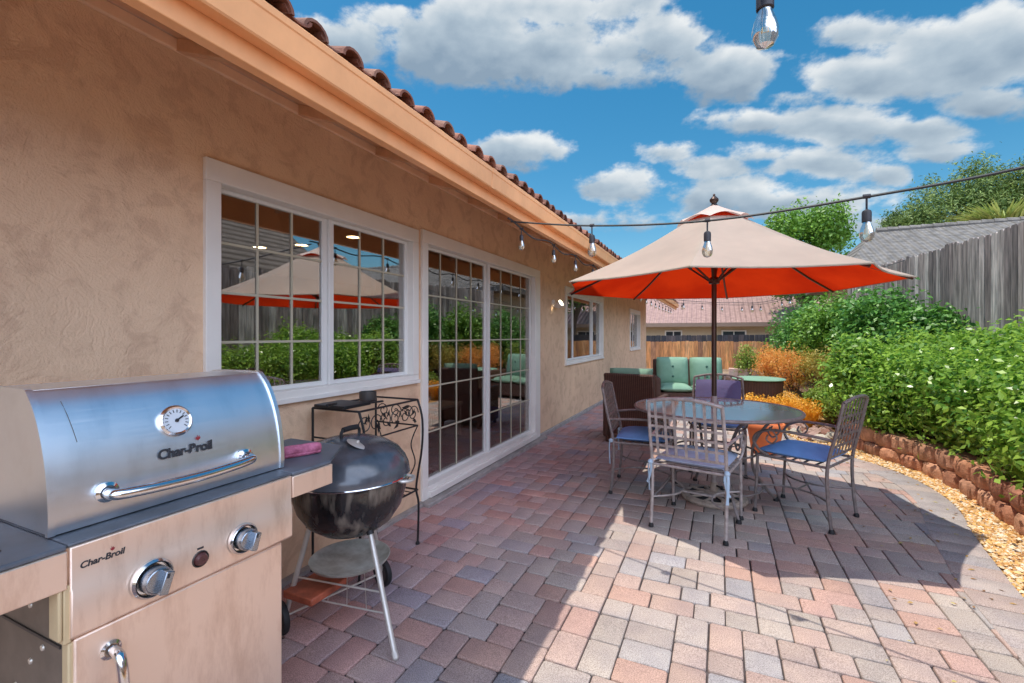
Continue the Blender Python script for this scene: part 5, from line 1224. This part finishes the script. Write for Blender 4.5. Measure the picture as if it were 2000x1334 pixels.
# rocks
M_RK=[mat('rock_red', (.42,.22,.17), .9, color2=(.28,.14,.11), scale=9, bump=.01),mat('rock_pink', (.60,.42,.36), .9, color2=(.42,.26,.22), scale=9, bump=.01),mat('rock_white', (.72,.66,.56), .9, color2=(.5,.44,.36), scale=9, bump=.008)]
rnd=random.Random(17); ROCKP=[]
def rockmesh(s,seed):
    r_=random.Random(seed); import bmesh
    bm=bmesh.new(); bmesh.ops.create_icosphere(bm,subdivisions=2,radius=1); pl=[(Vector((r_.uniform(-1,1),r_.uniform(-1,1),r_.uniform(-1,1))).normalized(),r_.uniform(.55,.85)) for _ in range(9)]
    for v in bm.verts:
        for n_,d in pl:
            k=v.co.dot(n_)-d
            if k>0: v.co-=n_*k
        v.co=Vector((v.co.x*s*1.2,v.co.y*s*.95,v.co.z*s*.72))
    me=bpy.data.meshes.new('rock'); bm.to_mesh(me); bm.free(); return me
meshes=[rockmesh(1,200+k) for k in range(5)]
rk_copies={}
def mkrock(x,y,z,s,mi,label,group):
    key=(mi,rnd.randrange(5))
    if key not in rk_copies:
        me=meshes[key[1]].copy(); me.materials.append(M_RK[mi]); rk_copies[key]=me
    o=bpy.data.objects.new('rock',rk_copies[key]); COL.objects.link(o); o.location=(x,y,z); o.scale=(s,s,s); o.rotation_euler=(rnd.uniform(-.3,.3),rnd.uniform(-.3,.3),rnd.random()*6.28); tag(o,label,'rock',group)
names=['reddish','pinkish','whitish']
for k in range(64):
    px=rnd.uniform(1545,1690); 
    d=rnd.uniform(5.6,7.0) 
    x,y=cam_xy(px,d)
    if x<xat(OUTS,y)+.06 or x>xat(WBS,y)+.0: continue
    mi=rnd.choice([0,0,1,1,1,2,2]); s=rnd.uniform(.045,.09); mkrock(x,y,s*.4,s,mi,'small %s landscaping rock on the gravel between patio and hedge'%names[mi],'%s rocks on the gravel behind the table'%names[mi])

# a few dry leaves dropped on the paving near the hedge (they lie as one drift of litter)
def litter(rnd):
    y = 1.2+6.0*rnd.random(); x = xat(OUTS,y)-.02-abs(rnd.gauss(0,.35))
    return (x,y,.008)
lt = MB(); rnd = random.Random(77)
for _ in range(150):
    p = litter(rnd); a_ = rnd.random()*6.28; s_ = rnd.uniform(.008,.02); u = Vector((math.cos(a_),math.sin(a_),rnd.uniform(-.2,.2))); w_ = Vector((-math.sin(a_),math.cos(a_),rnd.uniform(-.2,.3))); P0 = Vector(p)
    c = rnd.choice([(.40,.25,.08),(.30,.15,.05),(.45,.38,.12),(.22,.12,.06)]); lt.cur = c
    lt._add([P0-u*s_, P0+w_*s_*.45+Vector((0,0,.003)), P0+u*s_, P0-w_*s_*.45+Vector((0,0,.002))], [(0,1,2,3)])
tag(obj('leaf_litter', lt, mat('dry_leaf', (1,1,1), .8, attr='tint'), smooth=0), kind='stuff')
# ------------------------------------------------------------------ trees
def tree(name,label,px,d,ztop,zbot,w,m,seed,n=14000,size=.22,group=None,blobs=None,clump=900,**k):
    x,y=cam_xy(px,d); t=thing(name,label,'tree',(x,y,0),0,group); r_=random.Random(seed); bl=[]; H=ztop-zbot
    for i in range(16):
        a=r_.random()*6.28; q=r_.random()**.5*.62; zz=zbot+H*(.15+.7*r_.random()); f=1-.55*abs((zz-zbot)/H-.4)/.6
        bl.append((x+math.cos(a)*w*q*f,y+math.sin(a)*w*q*f,zz,w*r_.uniform(.28,.42),w*r_.uniform(.28,.42),H*r_.uniform(.13,.2)))
    tr=MB(); r0=w*.07; tr.tube(smoothline([(x,y,-.05),(x+.1,y,zbot*.5),(x,y+.1,zbot),(x,y,zbot+H*.6)],4),[r0*(1-.055*i) for i in range(13)],10)
    for b in bl[:9]: tr.tube(smoothline([(x,y,zbot*.8),((x+b[0])/2,(y+b[1])/2,(zbot+b[2])/2),(b[0],b[1],b[2])],3),[r0*.45*(1-.12*i) for i in range(7)],6)
    obj('trunk',tr,M_BARK,t); leaves('crown',bl,n,size,m,t,seed,clump=clump,shell=.4,**k); return t
tree('leafy_tree','rounded bright green tree behind the umbrella top',1578,24,8.3,2.6,3.0,LEAF_TREE,301,n=18000,size=.20)
GP='tall trees behind the grey roofed house'
tree('pine_tree','slim dark tree at the left end of the trees above the grey roof',1775,30,9.6,3.5,2.2,LEAF_PINE,302,n=26000,aspect=.28,up=.2,size=.22,group=GP,clump=500)
tree('pine_tree','broad olive green tree in the middle above the grey roof',1850,29,11.9,3.5,4.0,LEAF_PINE,303,n=26000,aspect=.28,up=.2,size=.24,group=GP)
tree('pine_tree','dense green tree behind the spiky plant at the right',1945,28,12.6,3.5,4.0,LEAF_PINE,304,n=26000,aspect=.28,up=.2,size=.24,group=GP)
tree('pine_tree','tallest dark tree cut off by the right edge of the view',2040,27,14.6,3.5,3.8,LEAF_PINE,305,n=26000,aspect=.28,up=.2,size=.24,group=GP)
x,y=cam_xy(1962,23.5); yz=thing('yucca_tree','spiky yellow green yucca rising over the grey roof','tree',(x,y,0))
obj('trunk',MB().tube([(x,y,0),(x,y,6.7)],[.2,.12],10),M_BARK,yz)
g_=grassy('tmp','tmp',x,y,1.7,1.9,300,leaf_mat('leaf_yucca',(.22,.30,.06),(.46,.50,.16)),306,6.5,width=.06); gb=[c for c in g_.children][0]; gb.parent=yz; gb.name='crown'; gb.location=(0,0,6.5); bpy.data.objects.remove(g_)
